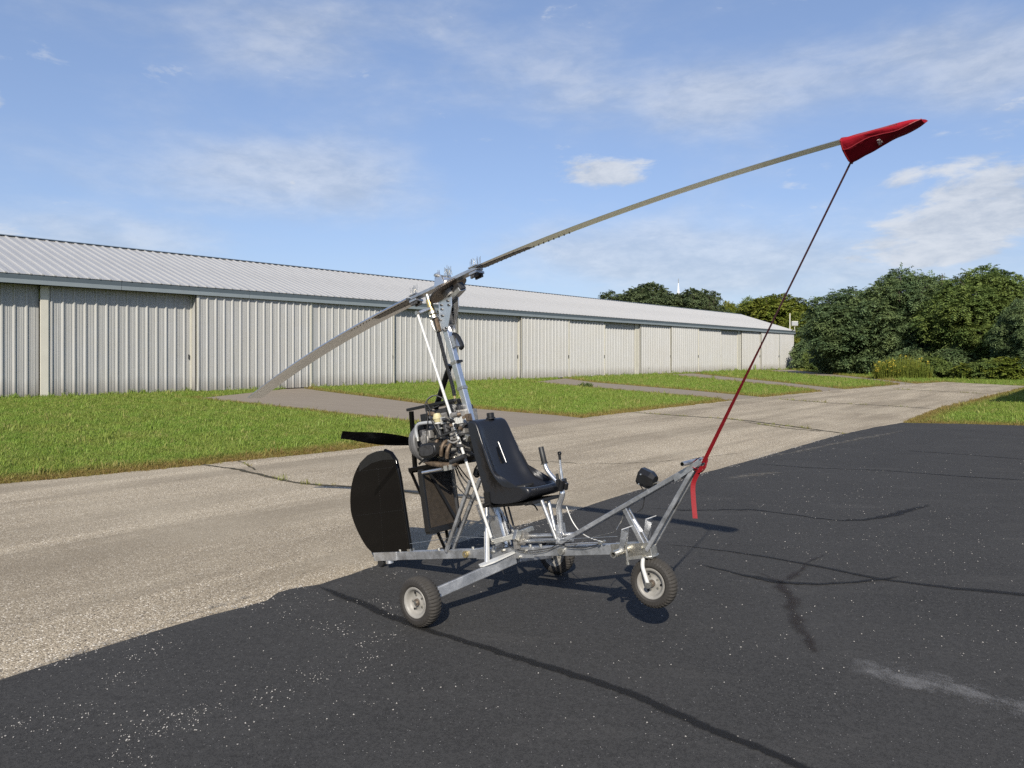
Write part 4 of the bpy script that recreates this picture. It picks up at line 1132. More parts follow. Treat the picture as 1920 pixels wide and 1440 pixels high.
mb = MB(); mb.box((.140,0,.70), (.05,.028,.17), Matrix.Rotation(math.radians(-17), 3, 'Y')); part(mb, 'belt_slot', 'black', seat)
mb = MB(); mb.tube([(.150,.022,.775), (.196,.022,.625)], .0032, 6); part(mb, 'slot_edge', 'alu_dull', seat)
mb = MB(); mb.box((.30,.05,.442), (.10,.20,.035), Matrix.Rotation(.3,3,'Z')); part(mb, 'lap_belt', 'rubber', seat, bevel=.01)
mb = MB(); mb.box((.175,-.203,.40), (.05,.012,.10)); part(mb, 'seat_strap', 'black_satin', seat)
mb = MB(); mb.box((.33,0,.348), (.38,.30,.022)); sp_ = part(mb, 'seat_pan', 'black_satin', seat, bevel=.004)
mb = MB(); mb.tube([(.17,-.24,.365), (.17,.22,.365)], .016, 10); mb.tube([(.46,-.16,.345), (.46,.16,.345)], .012, 8); part(mb, 'seat_rail', 'black_satin', seat, smooth=True)
mb = MB(); mb.tube([loc(1015,938,-.06), loc(1046,1018,-.03)], .013, 10); part(mb, 'seat_strut', 'alu', seat, smooth=True)
mb = MB(); mb.tube([loc(1028,938,.06), loc(1046,1018,.03)], .013, 10); part(mb, 'seat_strut', 'alu', seat, smooth=True)
for q in ((945,950,.05),(953,950,.08)):
    mb = MB(); mb.tube([loc(*q), loc(q[0]+11,990,q[2])], .007, 6); part(mb, 'seat_brace', 'black_satin', seat)
mb = MB(); mb.tube(catmull([loc(990,943,0), loc(1002,948,0), loc(1008,957,0)], 5), .005, 6); part(mb, 'belt_end', 'black_satin', seat)
mb = MB(); mb.box(loc(945,948,-.05), (.12,.02,.012)); mb.box(loc(975,946,-.08), (.05,.02,.014)); part(mb, 'seat_bolt_strip', 'alu', seat)

# ---- wheels
def wheel(c, axis, r, w, name, flat=0.0):
    c = V3(c); axis = V3(axis).normalized(); a0 = axis.orthogonal().normalized(); b0 = axis.cross(a0)
    prof = [(r*.565,-w*.30),(r*.60,-w*.42),(r*.70,-w*.50),(r*.84,-w*.49),(r*.93,-w*.42),(r*.972,-w*.30),(r*.995,-w*.14),(r,0),(r*.995,w*.14),(r*.972,w*.30),(r*.93,w*.42),(r*.84,w*.49),(r*.70,w*.50),(r*.60,w*.42),(r*.565,w*.30)]
    n = 168; rows = []
    for j in range(n):
        an = 2*math.pi*j/n; d = a0*math.cos(an) + b0*math.sin(an); row = []
        for i, (rr, h) in enumerate(prof):
            if 4 <= i <= 10:
                cut = 0
                if i in (4,5,9,10): cut = .0 if ((j + (2 if i > 7 else 0)) % 4) < 2 else .0065
                if i in (6,8): cut = .0 if ((j+1) % 4) < 3 else .005
                rr = rr - cut
            row.append(c + d*rr + axis*h)
        rows.append(row)
    rows.append(rows[0])
    mb = MB(); mb.grid(rows)
    tread_cols = {4,5,6,7,8,9}
    mb.m = []
    for j in range(n):
        for k in range(len(prof)-1): mb.m.append(1 if k in tread_cols else 0)
    hub = MB(); hub.lathe(c, axis, [(.0001,-w*.30),(r*.10,-w*.30),(r*.13,-w*.26),(r*.13,w*.26),(r*.10,w*.30),(.0001,w*.30)], 20)
    root = part(hub, name, 'cast', smooth=True, angle=30)
    part(mb, 'tyre', [M['tyre'], M['tread']], root, smooth=True, angle=28)
    for s in (-1, 1):
        rim = MB(); rim.lathe(c, axis*s, [(r*.14,w*.20),(r*.20,w*.15),(r*.36,w*.13),(r*.42,w*.18),(r*.47,w*.30),(r*.50,w*.40),(r*.545,w*.46),(r*.60,w*.47),(r*.615,w*.44),(r*.60,w*.36)], 48)
        ro = part(rim, 'rim', 'rim', root, smooth=True, angle=50)
        if s == (-1 if axis.y > 0 else 1):
            for k in range(5):
                an = 2*math.pi*k/5 + .3; d = a0*math.cos(an) + b0*math.sin(an)
                nb = MB(); nb.disc(c + d*(r*.28) + axis*(s*w*.15), axis, r*.042, .014, 6); part(nb, 'lug_nut', 'steel', ro)
            for k in range(3):
                an = 2*math.pi*k/3 + 1.0; d = a0*math.cos(an) + b0*math.sin(an)
                nb = MB(); nb.disc(c + d*(r*.375) + axis*(s*w*.15), axis, r*.05, .006, 10); part(nb, 'vent_hole', 'black_satin', ro)
            nb = MB(); nb.disc(c + axis*(s*w*.33), axis, r*.075, .02, 6); part(nb, 'axle_nut', 'steel', ro)
            nb = MB(); nb.lathe(c + axis*(s*w*.30), axis, [(r*.08,-.004),(r*.135,-.004),(r*.135,.004),(r*.08,.004)], 18); part(nb, 'dust_washer', 'rust', ro)
    return root
WR = .157
# wheels stand upright on the ground although the frame is pitched
zc = -KOFF.z
def wheel_c(s):
    w = BASE + AX*s + V3((0,0,WR+.001)); d = w - KEEL0; return V3((d.dot(FWD), s, d.dot(UPV)))
wheel(wheel_c(-TRACK/2 + .045), (0,1,0), WR, .105, 'main_wheel')
wheel(wheel_c(TRACK/2 - .045), (0,1,0), WR, .105, 'main_wheel')
NW = loc(1226, 1092, 0.0)
wheel(NW, (.0,1,-.02), .150, .092, 'nose_wheel')

# ---- axle legs
for s in (-1, 1):
    c = wheel_c(s*(TRACK/2 - .11)); c2 = wheel_c(s*(TRACK/2 - .05))
    mb = MB(); mb.bar(V3((.19, s*.02, -.030)), c + V3((0,0,.008)), .026, .072); al_ = part(mb, 'axle_leg', 'alu_dull', bevel=.006)
    mb = MB(); mb.tube([c, c2], .014, 10); part(mb, 'stub_axle', 'steel', al_)
    r0 = V3((.19, s*.02, -.030)); r1 = c + V3((0,0,.008))
    mb = MB(); p0 = r0.lerp(r1,.02) + V3((0,0,.040)); p1 = r0.lerp(r1,.40) + V3((0,0,.040)); dv = V3((.042,0,0))
    mb.prism([p0 - dv*.3, p0.lerp(p1,.25) - dv*.8, p0.lerp(p1,.9) - dv*1.2, p1 - dv*.2, p1 + dv*.5, p0.lerp(p1,.7)+dv*.9, p0 + dv*.6], (0,0,.010)); part(mb, 'leg_cap', 'white_metal', al_)
    # brace from the mast foot to the leg
    mb = MB(); mb.tube([mp(.36, -.02, s*.04), r0.lerp(r1,.30) + V3((-.03,0,.02))], .014, 10); br = part(mb, 'leg_brace', 'alu', smooth=True)
    mb = MB(); q0 = mp(.36,-.02,s*.04).lerp(r0.lerp(r1,.30)+V3((-.03,0,.02)), .45); q1 = r0.lerp(r1,.30) + V3((-.03,-.0,.0)); mb.bar(q0, q1, .012, .036, (1,0,0)); part(mb, 'brace_strap', 'white_metal', br)

# ---- rear diagonal tubes, engine mount
for s in (-1, 1):
    mb = MB(); mb.bar(V3((-.45, s*.036, .035)), V3((-.095, s*.052, .53)), .024, .026); part(mb, 'rear_strut', 'alu', bevel=.003)
mb = MB(); mb.tube([V3((-.40,0,1.09)), V3((-.19,0,1.39))], .022, 12); part(mb, 'mount_strut', 'black', smooth=True)
for s in (-1, 1):
    mb = MB(); mb.bar(V3((-.60, s*.16, .665)), V3((.03, s*.10, .69)), .026, .030); mr = part(mb, 'mount_rail', 'black', bevel=.003)
    mb = MB(); mb.bar(V3((-.60, s*.10, .66)), V3((-.56, s*.10, 1.10)), .028, .028); part(mb, 'mount_post', 'black', mr, bevel=.003)
    mb = MB(); mb.bar(V3((-.60, s*.10, 1.115)), V3((-.13, s*.06, 1.12)), .03, .022); part(mb, 'mount_top_rail', 'black_satin', mr, bevel=.003)
    mb = MB(); mb.tube([V3((-.62, s*.13, .66)), V3((-.47, s*.02, .04))], .012, 8); part(mb, 'mount_leg', 'black', mr)
mb = MB(); mb.bar(V3((-.58,-.17,.655)), V3((-.58,.17,.655)), .03, .03); mb.bar(V3((-.10,-.13,.672)), V3((-.10,.13,.672)), .03, .03); part(mb, 'mount_crossbar', 'black', bevel=.003)
mb = MB(); mb.tube([V3((-.42,-.20,.635)), V3((-.22,-.20,.642))], .011, 8); part(mb, 'silver_tie_rod', 'alu_bright', smooth=True)
mb = MB(); mb.box((-.17,-.20,.645), (.035,.03,.035)); mb.box((-.12,-.20,.648), (.03,.03,.035)); part(mb, 'tie_clip', 'alu_bright')

# ---- engine
mb = MB(); mb.box((-.30,0,.80), (.40,.24,.20)); mb.box((-.30,0,.92), (.36,.20,.10)); mb.box((-.28,0,.72), (.34,.20,.06))
eng = part(mb, 'engine_block', 'cast', bevel=.012)
def ep(mb, name, mat, **kw): return part(mb, name, mat, eng, **kw)
mb = MB(); mb.box((-.26,.02,1.0), (.34,.20,.09)); ep(mb, 'cylinder_head', 'cast', bevel=.01)
mb = MB(); mb.box((-.25,.02,1.058), (.31,.15,.045)); ep(mb, 'valve_cover', 'cast_dark', bevel=.015)
mb = MB(); mb.box(loc(850,768,-.06), (.07,.09,.07), Matrix.Rotation(-.2,3,'Y')); ep(mb, 'ignition_box', 'black_satin', bevel=.008)
for k in range(6):
    mb = MB(); mb.box((-.125+.022*k,-.125,.965), (.012,.05,.045)); ep(mb, 'cooling_fin', 'white_metal')
mb = MB(); mb.box((-.07,-.10,.895), (.13,.09,.085)); ep(mb, 'crankcase_cover', 'cast', bevel=.01)
mb = MB(); mb.disc((-.52,-.02,.855), (1,0,0), .155, .05, 44); mb.disc((-.56,-.02,.855), (1,0,0), .135, .05, 44); ep(mb, 'reduction_drive', 'drive_grey', smooth=True, angle=30, bevel=.012)
mb = MB(); mb.disc((.015,0,.80), (1,0,0), .115, .05, 36); ep(mb, 'flywheel', 'black_satin', smooth=True, angle=30, bevel=.01)
mb = MB(); mb.lathe((.045,-.02,.80), (1,0,0), [(.06,-.01),(.085,-.01),(.09,.0),(.085,.01),(.06,.01)], 30); ep(mb, 'belt_pulley', 'cast_dark', smooth=True)
# oval air filter on the near side
def oval(cx, cz, hx, hz, n=28, p=3.2):
    out = []
    for k in range(n):
        a = 2*math.pi*k/n; c_, s_ = math.cos(a), math.sin(a)
        out.append((cx + hx*math.copysign(abs(c_)**(2/p), c_), cz + hz*math.copysign(abs(s_)**(2/p), s_)))
    return out
FA = loc(799, 845, -.26)
mb = MB(); mb.prism([(x,-.255,z) for x, z in oval(FA.x, FA.z, .085, .050)], (0,.10,0)); af = ep(mb, 'air_filter', 'black_satin', bevel=.008, smooth=True)
mb = MB(); mb.prism([(x,-.262,z) for x, z in oval(FA.x, FA.z, .070, .038)], (0,.012,0)); ep(mb, 'filter_plate', 'cast_dark', bevel=.003)
mb = MB()
for k in range(9): mb.prism([(x,-.245+.010*k,z) for x, z in oval(FA.x, FA.z, .0885, .0535)], (0,.004,0))
ep(mb, 'filter_pleats', 'rubber')
mb = MB(); mb.disc((-.36,-.15,.87), (0,1,0), .04, .10, 18); mb.box((-.34,-.17,.90), (.08,.05,.06)); ep(mb, 'carburettor', 'cast', bevel=.006, smooth=True, angle=40)
mb = MB(); mb.tube(catmull([loc(783,824,-.18), loc(780,806,-.18), loc(784,796,-.18), loc(796,793,-.18), loc(812,792,-.17)], 6), .013, 12); ep(mb, 'breather_pipe', 'pvc', smooth=True)
mb = MB(); mb.tube([loc(784,827,-.18), loc(783,820,-.18)], .017, 12); ep(mb, 'pipe_cuff', 'steel', smooth=True)
RC = loc(820, 783, -.15)
mb = MB(); mb.lathe(RC, (0,0,1), [(.0001,-.035),(.024,-.033),(.030,-.012),(.034,-.010),(.034,.004),(.030,.008),(.024,.030),(.0001,.034)], 22); ep(mb, 'coolant_reservoir', 'cream', smooth=True, angle=35)
mb = MB(); mb.tube([RC + V3((0,0,-.035)), RC + V3((0,0,-.045))], .026, 16); ep(mb, 'reservoir_ring', 'white_metal')
mb = MB(); mb.tube([RC + V3((0,0,-.05)), RC + V3((.01,.0,-.16))], .030, 14); ep(mb, 'oil_canister', 'black_satin', smooth=True)
mb = MB(); mb.tube([RC + V3((.055,.02,-.06)), RC + V3((.06,.02,-.17))], .024, 14); ep(mb, 'oil_filter', 'cast_dark', smooth=True)
mb = MB(); mb.box(loc(792,800,-.10), (.10,.08,.05)); mb.disc(loc(795,812,-.13), (0,0,1), .035, .05, 16); ep(mb, 'ignition_coil', 'cast_dark', bevel=.006)
mb = MB(); mb.disc(loc(803,822,-.14), (0,1,0), .035, .07, 18); mb.disc(loc(815,805,-.14), (1,0,.2), .025, .08, 14); ep(mb, 'starter_motor', 'black_satin', bevel=.004)
# exhaust stubs, browned
for k, (x, y) in enumerate(((830,832),(842,838),(853,842))):
    a = loc(x, y-12, -.13)
    mb = MB(); mb.tube(catmull([a, a + V3((0,-.05,-.01)), a + V3((-.01,-.075,-.05)), a + V3((-.03,-.07,-.10))], 5), .014, 10); ep(mb, 'exhaust_stub', 'iron_brown', smooth=True)
mb = MB(); mb.tube(catmull([loc(858,868,-.18), loc(840,872,-.19), loc(815,870,-.19), loc(800,866,-.18)], 5), .020, 12); ep(mb, 'exhaust_pipe', 'iron_brown', smooth=True)
mb = MB(); mb.tube([loc(845,867,-.20), loc(872,855,-.19)], .018, 12); ep(mb, 'heat_shield', 'cast_dark', smooth=True)
# clutter of brackets, bolts, fittings
rnd = random.Random(21)
for k in range(54):
    x = rnd.uniform(786, 880); y = rnd.uniform(776, 866); s = rnd.uniform(-.17,-.12)
    q = loc(x, y, s); mat = rnd.choice(['cast','steel','cast_dark','cast_dark','iron_brown','black_satin','black_satin'])
    mb = MB()
    if rnd.random() < .5: mb.disc(q, (rnd.uniform(-1,1), -1, rnd.uniform(-.6,.6)), rnd.uniform(.008,.019), rnd.uniform(.02,.06), 10)
    else: mb.box(q, (rnd.uniform(.012,.05), rnd.uniform(.02,.05), rnd.uniform(.012,.055)), Matrix.Rotation(rnd.uniform(-.6,.6), 3, rnd.choice('XYZ')))
    ep(mb, 'engine_fitting', mat, bevel=.002)
for pts, r, mat in [
    ([(808,770,-.14),(800,752,-.12),(812,742,-.08),(828,746,-.05),(838,760,-.03)], .0045, 'rubber'),
    ([(800,776,-.15),(797,758,-.12),(806,746,-.08),(820,741,-.02),(836,748,.02)], .0045, 'rubber'),
    ([(805,770,-.17),(808,786,-.19),(816,800,-.2),(824,815,-.19)], .004, 'rubber'),
    ([(800,772,-.17),(802,790,-.2),(800,810,-.2),(798,828,-.22)], .004, 'rubber'),
    ([(810,826,-.2),(826,818,-.2),(842,812,-.19),(856,806,-.17)], .006, 'rubber'),
    ([(856,812,-.18),(868,814,-.16),(880,812,-.12)], .008, 'rubber'),
    ([(840,826,-.19),(850,830,-.19),(862,824,-.17)], .007, 'cast'),
    ([(820,838,-.2),(832,836,-.2),(846,834,-.18)], .006, 'iron_brown'),
    ([(786,870,-.15),(795,862,-.17),(810,860,-.18)], .008, 'rubber'),
    ([(800,770,-.12),(820,762,-.08),(845,752,-.03),(862,748,.0)], .006, 'black_satin'),
    ([(855,872,-.05),(864,890,-.05),(876,905,-.04),(890,915,0)], .006, 'rubber'),
    ([(852,872,-.08),(860,895,-.08),(872,918,-.06),(885,935,-.03)], .006, 'rubber'),
    ([(857,870,-.02),(870,888,0),(884,903,.03),(900,912,.05)], .005, 'rubber'),
    ([(848,900,-.08),(862,918,-.08),(880,934,-.06),(905,940,-.02)], .004, 'rubber')]:
    mb = MB(); mb.tube(catmull([loc(*p_) for p_ in pts], 6), r, 7); ep(mb, 'engine_hose', mat, smooth=True)
mb = MB(); q = loc(862,758,.06); mb.box(q, (.05,.05,.075)); ep(mb, 'regulator', 'black_satin', bevel=.006)
# bulb-shaped exhaust resonator behind the seat
mb = MB(); q0, q1 = loc(897,872,.08), loc(893,895,.08); mb.tube([q0, q0.lerp(q1,.3), q0.lerp(q1,.8), q1], [.012,.026,.030,.012], 14); ep(mb, 'muffler', 'black_satin', smooth=True)

# ---- radiator
mb = MB(); mb.box((-.48,0,.425), (.045,.30,.40)); rad = part(mb, 'radiator', 'radiator', bevel=.003)
mb = MB(); mb.box((-.48,0,.635), (.055,.33,.045)); mb.box((-.48,0,.205), (.055,.33,.045)); mb.box((-.48,-.162,.42), (.05,.022,.44)); mb.box((-.48,.162,.42), (.05,.022,.44)); part(mb, 'radiator_frame', 'black_satin', rad, bevel=.004)
mb = MB(); mb.tube(catmull([(-.47,.12,.63), (-.42,.13,.70), (-.34,.10,.72)], 5), .02, 10); part(mb, 'radiator_hose', 'rubber', rad, smooth=True)
mb = MB(); mb.bar((-.452,-.10,.62), (-.40,.10,.18), .02, .02); part(mb, 'radiator_shadow_bar', 'black_satin', rad)  # black bar standing in for the diagonal shadow across the radiator face
mb = MB(); mb.bar((-.44,.13,.66), (-.43,.115,.17), .016, .016); part(mb, 'radiator_stay', 'black_satin', rad)

# ---- propeller
PC = V3((-.62,0,.862))
mb = MB(); mb.disc(PC, (1,0,0), .055, .07, 28); prop = part(mb, 'propeller', 'black_satin', smooth=True, angle=30)
PT = loc(628, 821, -.66); pd = V3((0, -.66, PT.z - PC.z)).normalized()
PLEN = .72
for sg in (1, -1):
    d = pd*sg; ch = d.cross(V3((1,0,0))); rows = []
    for i in range(13):
        f = i/12; r = .05 + (PLEN-.05)*f; w = .095*(.72 + .5*math.sin(math.pi*min(1, f*1.15))*.8)*(1 - .18*f); pitch = math.radians(48 - 30*f)
        cdir = ch*math.cos(pitch) + V3((1,0,0))*math.sin(pitch)*sg; nd = d.cross(cdir)
        c = PC + d*r + V3((-.02,0,0))
        rows.append([c + cdir*(w*x) + nd*(w*h*1.1) for x, h in ((-.5,0),(-.38,.07),(-.1,.10),(.2,.06),(.5,0),(.2,-.02),(-.1,-.02),(-.38,-.02))])
    mb = MB(); mb.grid(rows, True); mb.add(rows[-1], [tuple(range(8))]); mb.add(rows[0], [tuple(range(7,-1,-1))]); part(mb, 'propeller_blade', 'black', prop, smooth=True, angle=50)

# ---- rudder
rud = [(700,1036),(687,1022),(672,995),(661,965),(658.5,940),(660,915),(666,890),(677,868),(692,853),(708,846),(722,845),(734,850),(743,864),(750,895),(758,950),(764,990),(770.5,1034)]
pl = [V3((q.x, 0, q.z)) for q in catmull([loc(x, y, 0) for x, y in rud], 4)]
mb = MB(); mb.prism([p + V3((0,-.014,0)) for p in pl], (0,.028,0)); rudder = part(mb, 'rudder', 'black', bevel=.006)
lead = [loc(x, y, 0) for x, y in ((722,845),(734,850),(743,864),(750,895),(758,950),(764,990),(770.5,1034))]
mb = MB(); mb.tube(lead, .017, 10); part(mb, 'leading_edge', 'black', rudder, smooth=True)
mb = MB()
def rivets(a, b, n):
    a, b = loc(*a), loc(*b)
    for i in range(n): mb.disc(a.lerp(b, i/(n-1)) + V3((0,-.0155,0)), (0,1,0), .0035, .004, 6)
rivets((670,884), (738,876), 22); rivets((672,966), (756,956), 26); rivets((712,880), (722,1030), 34); rivets((700,862),(742,866),10)
part(mb, 'rivet_lines', 'black_satin', rudder)
mb = MB(); mb.prism([p + V3((0,-.0165,0)) for p in [loc(*q) for q in ((677,868),(692,853),(708,846),(722,845),(734,850),(741,861),(720,862),(700,868),(676,884))]], (0,.002,0)); part(mb, 'tip_panel', 'black_satin', rudder)
mb = MB(); a = loc(770,1030); mb.tube([a, V3((a.x,0,.03))], .012, 8); mb.box((a.x,0,.05), (.03,.05,.02)); part(mb, 'rudder_hinge', 'steel', rudder)
mb = MB(); mb.tube([V3((-.85,-.02,.10)), V3((-.30,-.05,.14)), V3((.5,-.05,.09)), V3((1.08,-.09,.10))], .002, 5); part(mb, 'rudder_cable', 'steel', rudder)

# ---- nose frame
NT_ = loc(1313, 868, 0)
for s in (-1, 1):
    mb = MB(); mb.bar(V3((.575, s*.036, .055)), loc(1312, 868, 0) + V3((0, s*.028, 0)), .022, .026); part(mb, 'nose_boom', 'alu_dull', bevel=.003)
    mb = MB(); mb.bar(V3((1.235, s*.036, .0)), loc(1303, 880, 0) + V3((0, s*.028, 0)), .022, .026); part(mb, 'nose_strut', 'alu_dull', bevel=.003)
mb = MB(); q = loc(1262, 948, 0); mb.box(q, (.05,.075,.012), Matrix.Rotation(-.9,3,'Y')); part(mb, 'strut_spacer', 'black_satin')
sp_a = NT_ + V3((-.055,-.115,.012)); sp_b = NT_ + V3((-.045,.115,.012))
mb = MB(); mb.tube([sp_a, sp_b], .0135, 12); sb = part(mb, 'spreader_tube', 'alu', smooth=True)
mb = MB(); mb.tube([sp_a + V3((0,-.003,0)), sp_a + V3((0,.004,0))], .0105, 12); part(mb, 'tube_bore', 'black', sb)
for s in (-1,1):
    mb = MB(); mb.bar(NT_ + V3((-.16, s*.043, -.075)), NT_ + V3((.02, s*.043, .012)), .006, .03); part(mb, 'nose_gusset', 'alu', sb)
mb = MB(); mb.bar(loc(1170,953,-.02), loc(1206,1022,-.02), .012, .030, (1,0,0)); mb.bar(loc(1176,955,.02), loc(1213,1020,.02), .012, .034, (1,0,0)); gs = part(mb, 'nose_gusset_strut', 'alu', bevel=.002)
mb = MB(); mb.bar(loc(1184,975,.015), loc(1200,1000,.015), .05, .03, (1,0,0)); part(mb, 'gusset_box', 'alu', gs, bevel=.003)
mb = MB(); mb.box((1.235,0,-.012), (.06,.075,.075)); part(mb, 'nose_block', 'steel', bevel=.004)

# ---- instrument pod on the boom
IC = loc(1213, 897, 0)
fwd = V3((.88,0,-.47)).normalized(); upv = V3((.47,0,.88))
mb = MB()
R_ = Matrix((fwd, V3((0,1,0)), upv)).transposed()
hexa = [(-.050,-.028),(-.050,.028),(-.022,.052),(.022,.052),(.050,.028),(.050,-.028),(.022,-.052),(-.022,-.052)]
a_ = [IC + R_ @ V3((-.045, y, z)) for y, z in hexa]; b_ = [IC + R_ @ V3((.025, y*1.0, z*1.0)) for y, z in hexa]; c_ = [IC + R_ @ V3((.055, y*.72, z*.72)) for y, z in hexa]
mb.grid([a_, b_, c_], True); mb.add(a_, [tuple(range(8))]); mb.add(c_, [tuple(range(7,-1,-1))]); pod = part(mb, 'instrument_pod', 'black_satin', bevel=.006)
mb = MB()
for y, z in ((-.038,.022),(.03,.036),(-.03,-.036)): mb.disc(IC + R_ @ V3((-.02, y*1.35, z*1.1)), V3((0,-1,.2)), .005, .012, 8)
part(mb, 'pod_screw', 'steel', pod)
mb = MB(); mb.disc(IC + R_ @ V3((-.047,0,0)), fwd, .036, .004, 24); part(mb, 'dial_glass', 'black', pod)
mb = MB(); bq = loc(1222, 916, 0); mb.bar(IC + R_ @ V3((.0,0,-.05)), bq + V3((0,0,.0)), .014, .02); mb.bar(bq + V3((-.04,0,.012)), bq + V3((.05,0,.035)), .03, .006); part(mb, 'pod_bracket', 'steel', pod)
mb = MB(); mb.tube(catmull([IC + R_ @ V3((-.03,-.01,-.05)), loc(1207,922,0), loc(1208,935,0), loc(1205,952,0), loc(1195,960,0)], 6), .0032, 6); part(mb, 'pod_cable', 'rubber', pod)

# ---- pedals and nose steering
for s, c in ((-1, V3((1.12,-.11,.050))), (1, V3((1.16,.12,.070)))):
    mb = MB(); mb.bar(c + V3((-.005,0,-.03)), c + V3((.035,0,.095)), .085, .006, (1,0,0)); pd_ = part(mb, 'rudder_pedal', 'alu', bevel=.001)
    mb = MB(); mb.prism([c + V3((-.005,-.043,-.03)), c + V3((.035,-.043,.095)), c + V3((.075,-.043,.075)), c + V3((.02,-.043,-.03))], (0,.005,0)); part(mb, 'pedal_side', 'alu', pd_)
    mb = MB(); mb.prism([c + V3((.035,-.04,.097)), c + V3((.035,.04,.097)), c + V3((.09,.0,.11))], (0,0,.004)); part(mb, 'pedal_lip', 'alu', pd_)
mb = MB(); mb.lathe(V3((1.10,-.20,.012)), (0,1,0), [(.013,-.0),(.021,0),(.021,.40),(.013,.40),(.013,0)], 20); pb = part(mb, 'pedal_bar', 'steel', smooth=True, angle=30)
mb = MB(); mb.bar(V3((1.12,-.075,-.035)), V3((1.215,-.055,-.03)), .02, .018); mb.tube([V3((1.125,-.085,.05)), V3((1.12,-.085,-.06))], .008, 8); mb.disc((1.12,-.085,-.062), (0,0,1), .013, .016, 10); part(mb, 'steering_link', 'steel', pb)
mb = MB(); mb.disc((1.222,0,-.035), (0,0,1), .062, .008, 24); cr = part(mb, 'fork_crown', 'steel', bevel=.002)
mb = MB(); mb.tube([(1.222,0,.03), (1.222,0,-.045)], .022, 14); part(mb, 'fork_stem', 'steel', cr, smooth=True)
for s in (-1, 1):
    mb = MB(); mb.tube(catmull([V3((1.212, s*.052, -.036)), V3((1.206, s*.064, -.085)), V3((1.214, s*.068, -.13)), NW + V3((0, s*.070, .0))], 6), .0125, 10); fk = part(mb, 'fork_leg', 'white_metal', smooth=True)
    mb = MB(); mb.disc(NW + V3((0, s*.074, 0)), (0,1,0), .018, .018, 14); part(mb, 'axle_bolt', 'steel', fk)
# ---- loose cables along the frame
for nm, pts, r, mat in [
    ('throttle_cable', [(1062,950,.0),(1072,975,0),(1086,995,0),(1105,1008,-.03),(1130,1016,-.05)], .0035, 'white_metal'),
    ('keel_cable', [(935,1014,-.05),(960,1026,-.05),(985,1033,-.05),(1030,1028,-.05),(1046,1020,-.05),(1065,1026,-.05),(1095,1027,-.05),(1125,1020,-.05)], .003, 'rubber'),
    ('keel_cable', [(960,1030,-.04),(985,1037,-.045),(1020,1034,-.045),(1045,1024,-.04)], .0025, 'steel'),
    ('brake_cable', [(1170,960,.02),(1166,975,.02),(1160,985,.0),(1155,995,-.05)], .0025, 'steel'),
    ('pedal_cable', [(1075,1024,-.05),(1110,1008,-.06),(1150,998,-.08),(1156,992,-.1)], .002, 'steel'),
    ('shift_rod', [(1060,1021,-.06),(1090,1019,-.06),(1123,1018,-.06)], .006, 'alu')]:
    mb = MB(); mb.tube(catmull([loc(*p_) for p_ in pts], 6), r, 6); part(mb, nm, mat, smooth=True)
mb = MB(); mb.disc(loc(1124,1018,-.065), (0,1,0), .010, .012, 10); mb.disc(loc(1133,1015,-.065), (0,1,0), .009, .012, 10); part(mb, 'cable_end', 'steel')

# ================================================================== BLADE COVER AND ITS STRAP
nr = len(rows_r)
tipw = KEEL0
def to_w(l): return world(l)
root_c = to_w(rot_pt(.905)); cover = empty('blade_cover', root_c)
tag(cover, 'red cloth sock over the raised rotor blade tip with its tie-down strap', 'blade cover')
rowsC = []; NC = 16; nring = 18
for i in range(NC+1):
    f = i/NC; k = .903 + (1.0-.903)*f; p = rot_pt(k); q = (rot_pt(k+.01) - rot_pt(k-.01)).normalized()
    le = RS; z = q.cross(le); z = z if z.z > 0 else -z
    tw = math.radians(9.4); le, z = le*math.cos(tw) + z*math.sin(tw), z*math.cos(tw) - le*math.sin(tw)
    hang = .088*(1-f)**1.05 + .016; half = .092 - .012*f*f; top = .017
    if f > .90: half *= .9; top = .010; hang *= .85
    if f > .97: half *= .72; top = .004; hang *= .5
    cc = p + le*(.20*CH*-1) - z*.006
    ring_ = []
    for j in range(nring):
        a = 2*math.pi*j/nring; c_, s_ = math.cos(a), math.sin(a)
        if s_ >= 0: h = top*s_; x = half*c_
        else: h = hang*s_; x = half*c_*(1 - .50*(-s_)**1.3*(1-f))
        fold = math.sin(f*9 + j*1.1)*.004*(1 if s_ < 0 else .2)
        wob = mnoise.noise((f*6.0, j*.9, 1.7))*.008*(1 if s_ < 0 else .3) + fold
        ring_.append(to_w(cc + le*(x+wob*.6) + z*(h + wob)) - root_c)
    rowsC.append(ring_)
mb = MB(); mb.grid(rowsC, True); mb.add(rowsC[-1], [tuple(range(nring))])
sock = mb.build('sock', M['red'], cover, smooth='all', sub=1)
# hem seam along the near upper edge and stitched mark
ns = [r[nring//2 + 1] if False else r[10] for r in rowsC]
off = (Vector((0,0,CAM_H)) - root_c).normalized()*.004
mb = MB(); mb.tube([p + off for p in ns], .0028, 5); mb.build('hem_seam', M['strap'], sock)
mb = MB(); mb.tube([p for p in rowsC[0]] + [rowsC[0][0]], .0042, 6); mb.build('mouth_hem', M['strap'], sock)
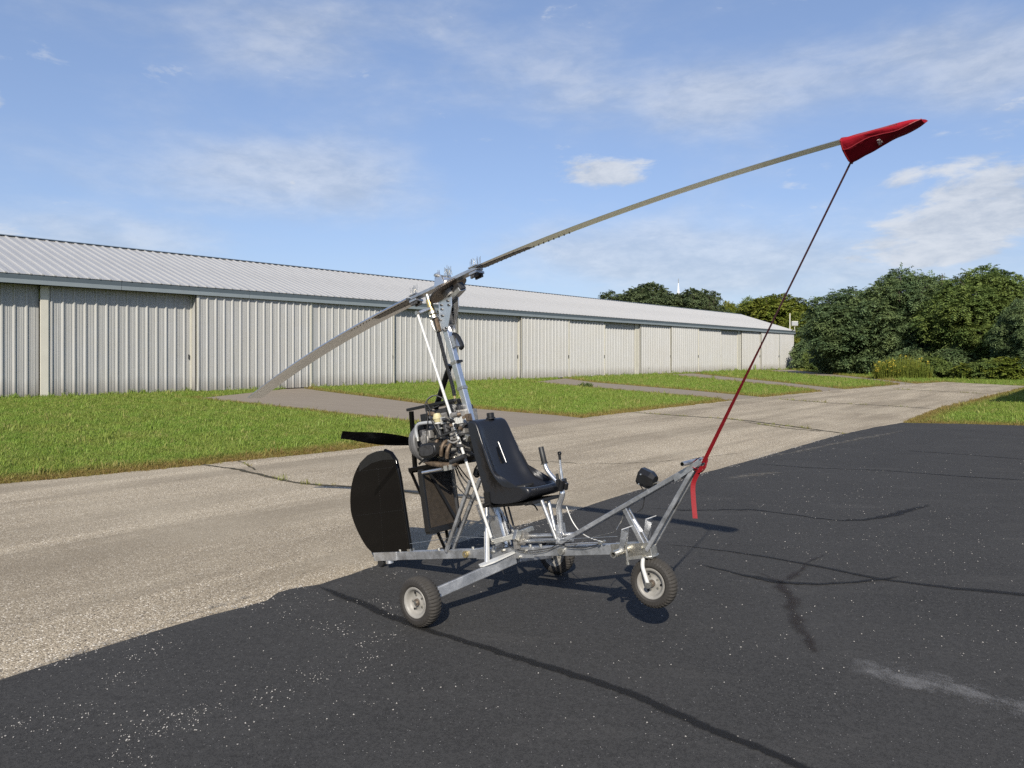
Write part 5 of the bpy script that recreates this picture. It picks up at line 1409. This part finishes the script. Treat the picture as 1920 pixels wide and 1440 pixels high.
# stitched mark: small looping strokes across the cloth
def on_sock(f, g):
    i = min(int(f*NC), NC-1); fr = f*NC - i; j0 = 10 + g; j = int(j0); jr = j0 - j
    a = rowsC[i][j].lerp(rowsC[i+1][j], fr); b = rowsC[i][(j+1) % nring].lerp(rowsC[i+1][(j+1) % nring], fr)
    return a.lerp(b, jr) + off*1.6
for st_ in ([(.44,.9),(.455,.8),(.47,.95),(.475,1.2),(.46,1.35),(.45,1.15)], [(.43,1.3),(.45,1.45),(.48,1.4),(.49,1.5)], [(.435,1.8),(.45,1.65),(.465,1.8),(.48,1.65),(.49,1.8)], [(.44,2.2),(.43,2.0),(.445,1.95),(.46,2.1),(.455,2.25)], [(.475,.75),(.485,.95),(.48,1.1)]):
    mb = MB(); mb.tube(catmull([on_sock(*q) for q in st_], 4), .0016, 4); mb.build('stitched_mark', M['thread'], sock)
low = rowsC[0][13]
nt_w = world(NT_ + V3((.02,0,.0))) - root_c
def ribbon(pts, w, side0, side1, thick=.0015):
    mb = MB(); n = len(pts)
    for sgn in (-1, 1):
        rows = []
        for i, p in enumerate(pts):
            s = (side0.lerp(side1, i/(n-1))).normalized(); t_ = (pts[min(i+1,n-1)] - pts[max(i-1,0)]).normalized(); nn = s.cross(t_).normalized()
            rows.append([p - s*w/2 + nn*thick*sgn, p + s*w/2 + nn*thick*sgn])
        mb.grid(rows)
    return mb
line = [low.lerp(nt_w, i/24) for i in range(25)]
vd = Vector((0,1,0)); sx = Vector((1,0,0))
cord = MB(); cord.tube(line[:14], .0048, 8); cord.build('strap_upper', M['strap_dark'], cover)
ribbon(line[12:], .025, Vector((.5,.9,0)), Vector((1,.15,0))).build('strap_lower', M['strap'], cover)
# knot round the nose and the loose end
kn = nt_w; fx = FWD; ay = AX
for dz, tw in ((0,0),(.012,.4),(-.014,-.3)):
    lp = [kn + fx*(.034*math.cos(a)-.02) + UPV*(.03*math.sin(a)+dz-.01) + ay*(.045*math.sin(a+tw)) for a in [2*math.pi*i/16 for i in range(17)]]
    ribbon(lp, .022, AX, AX).build('strap_wrap', M['strap'], cover)
e1 = world(loc(1301, 905, -.05)) - root_c; e2 = world(loc(1303, 972, -.05)) - root_c
tail = catmull([world(loc(*q)) - root_c for q in ((1317,874,-.05),(1306,892,-.05),(1299.5,910,-.05),(1300.5,940,-.05),(1303.5,972,-.05))], 5)
ribbon(tail, .027, Vector((1,.1,0)), Vector((1,-.2,0))).build('strap_tail', M['strap'], cover)

TINY = ('screw_row', 'gear_teeth', 'safety_wire', 'bolt_ends', 'clamp_nuts', 'rivet_rows', 'rivet_lines', 'filter_pleats', 'pod_screw', 'tie_clip', 'cable_end',
        'crown', 'leafy_stems', 'flower_heads', 'leading_edge_rivets')
for o in bpy.data.objects:
    if o.name.split('.')[0] in TINY: o['kind'] = 'stuff'
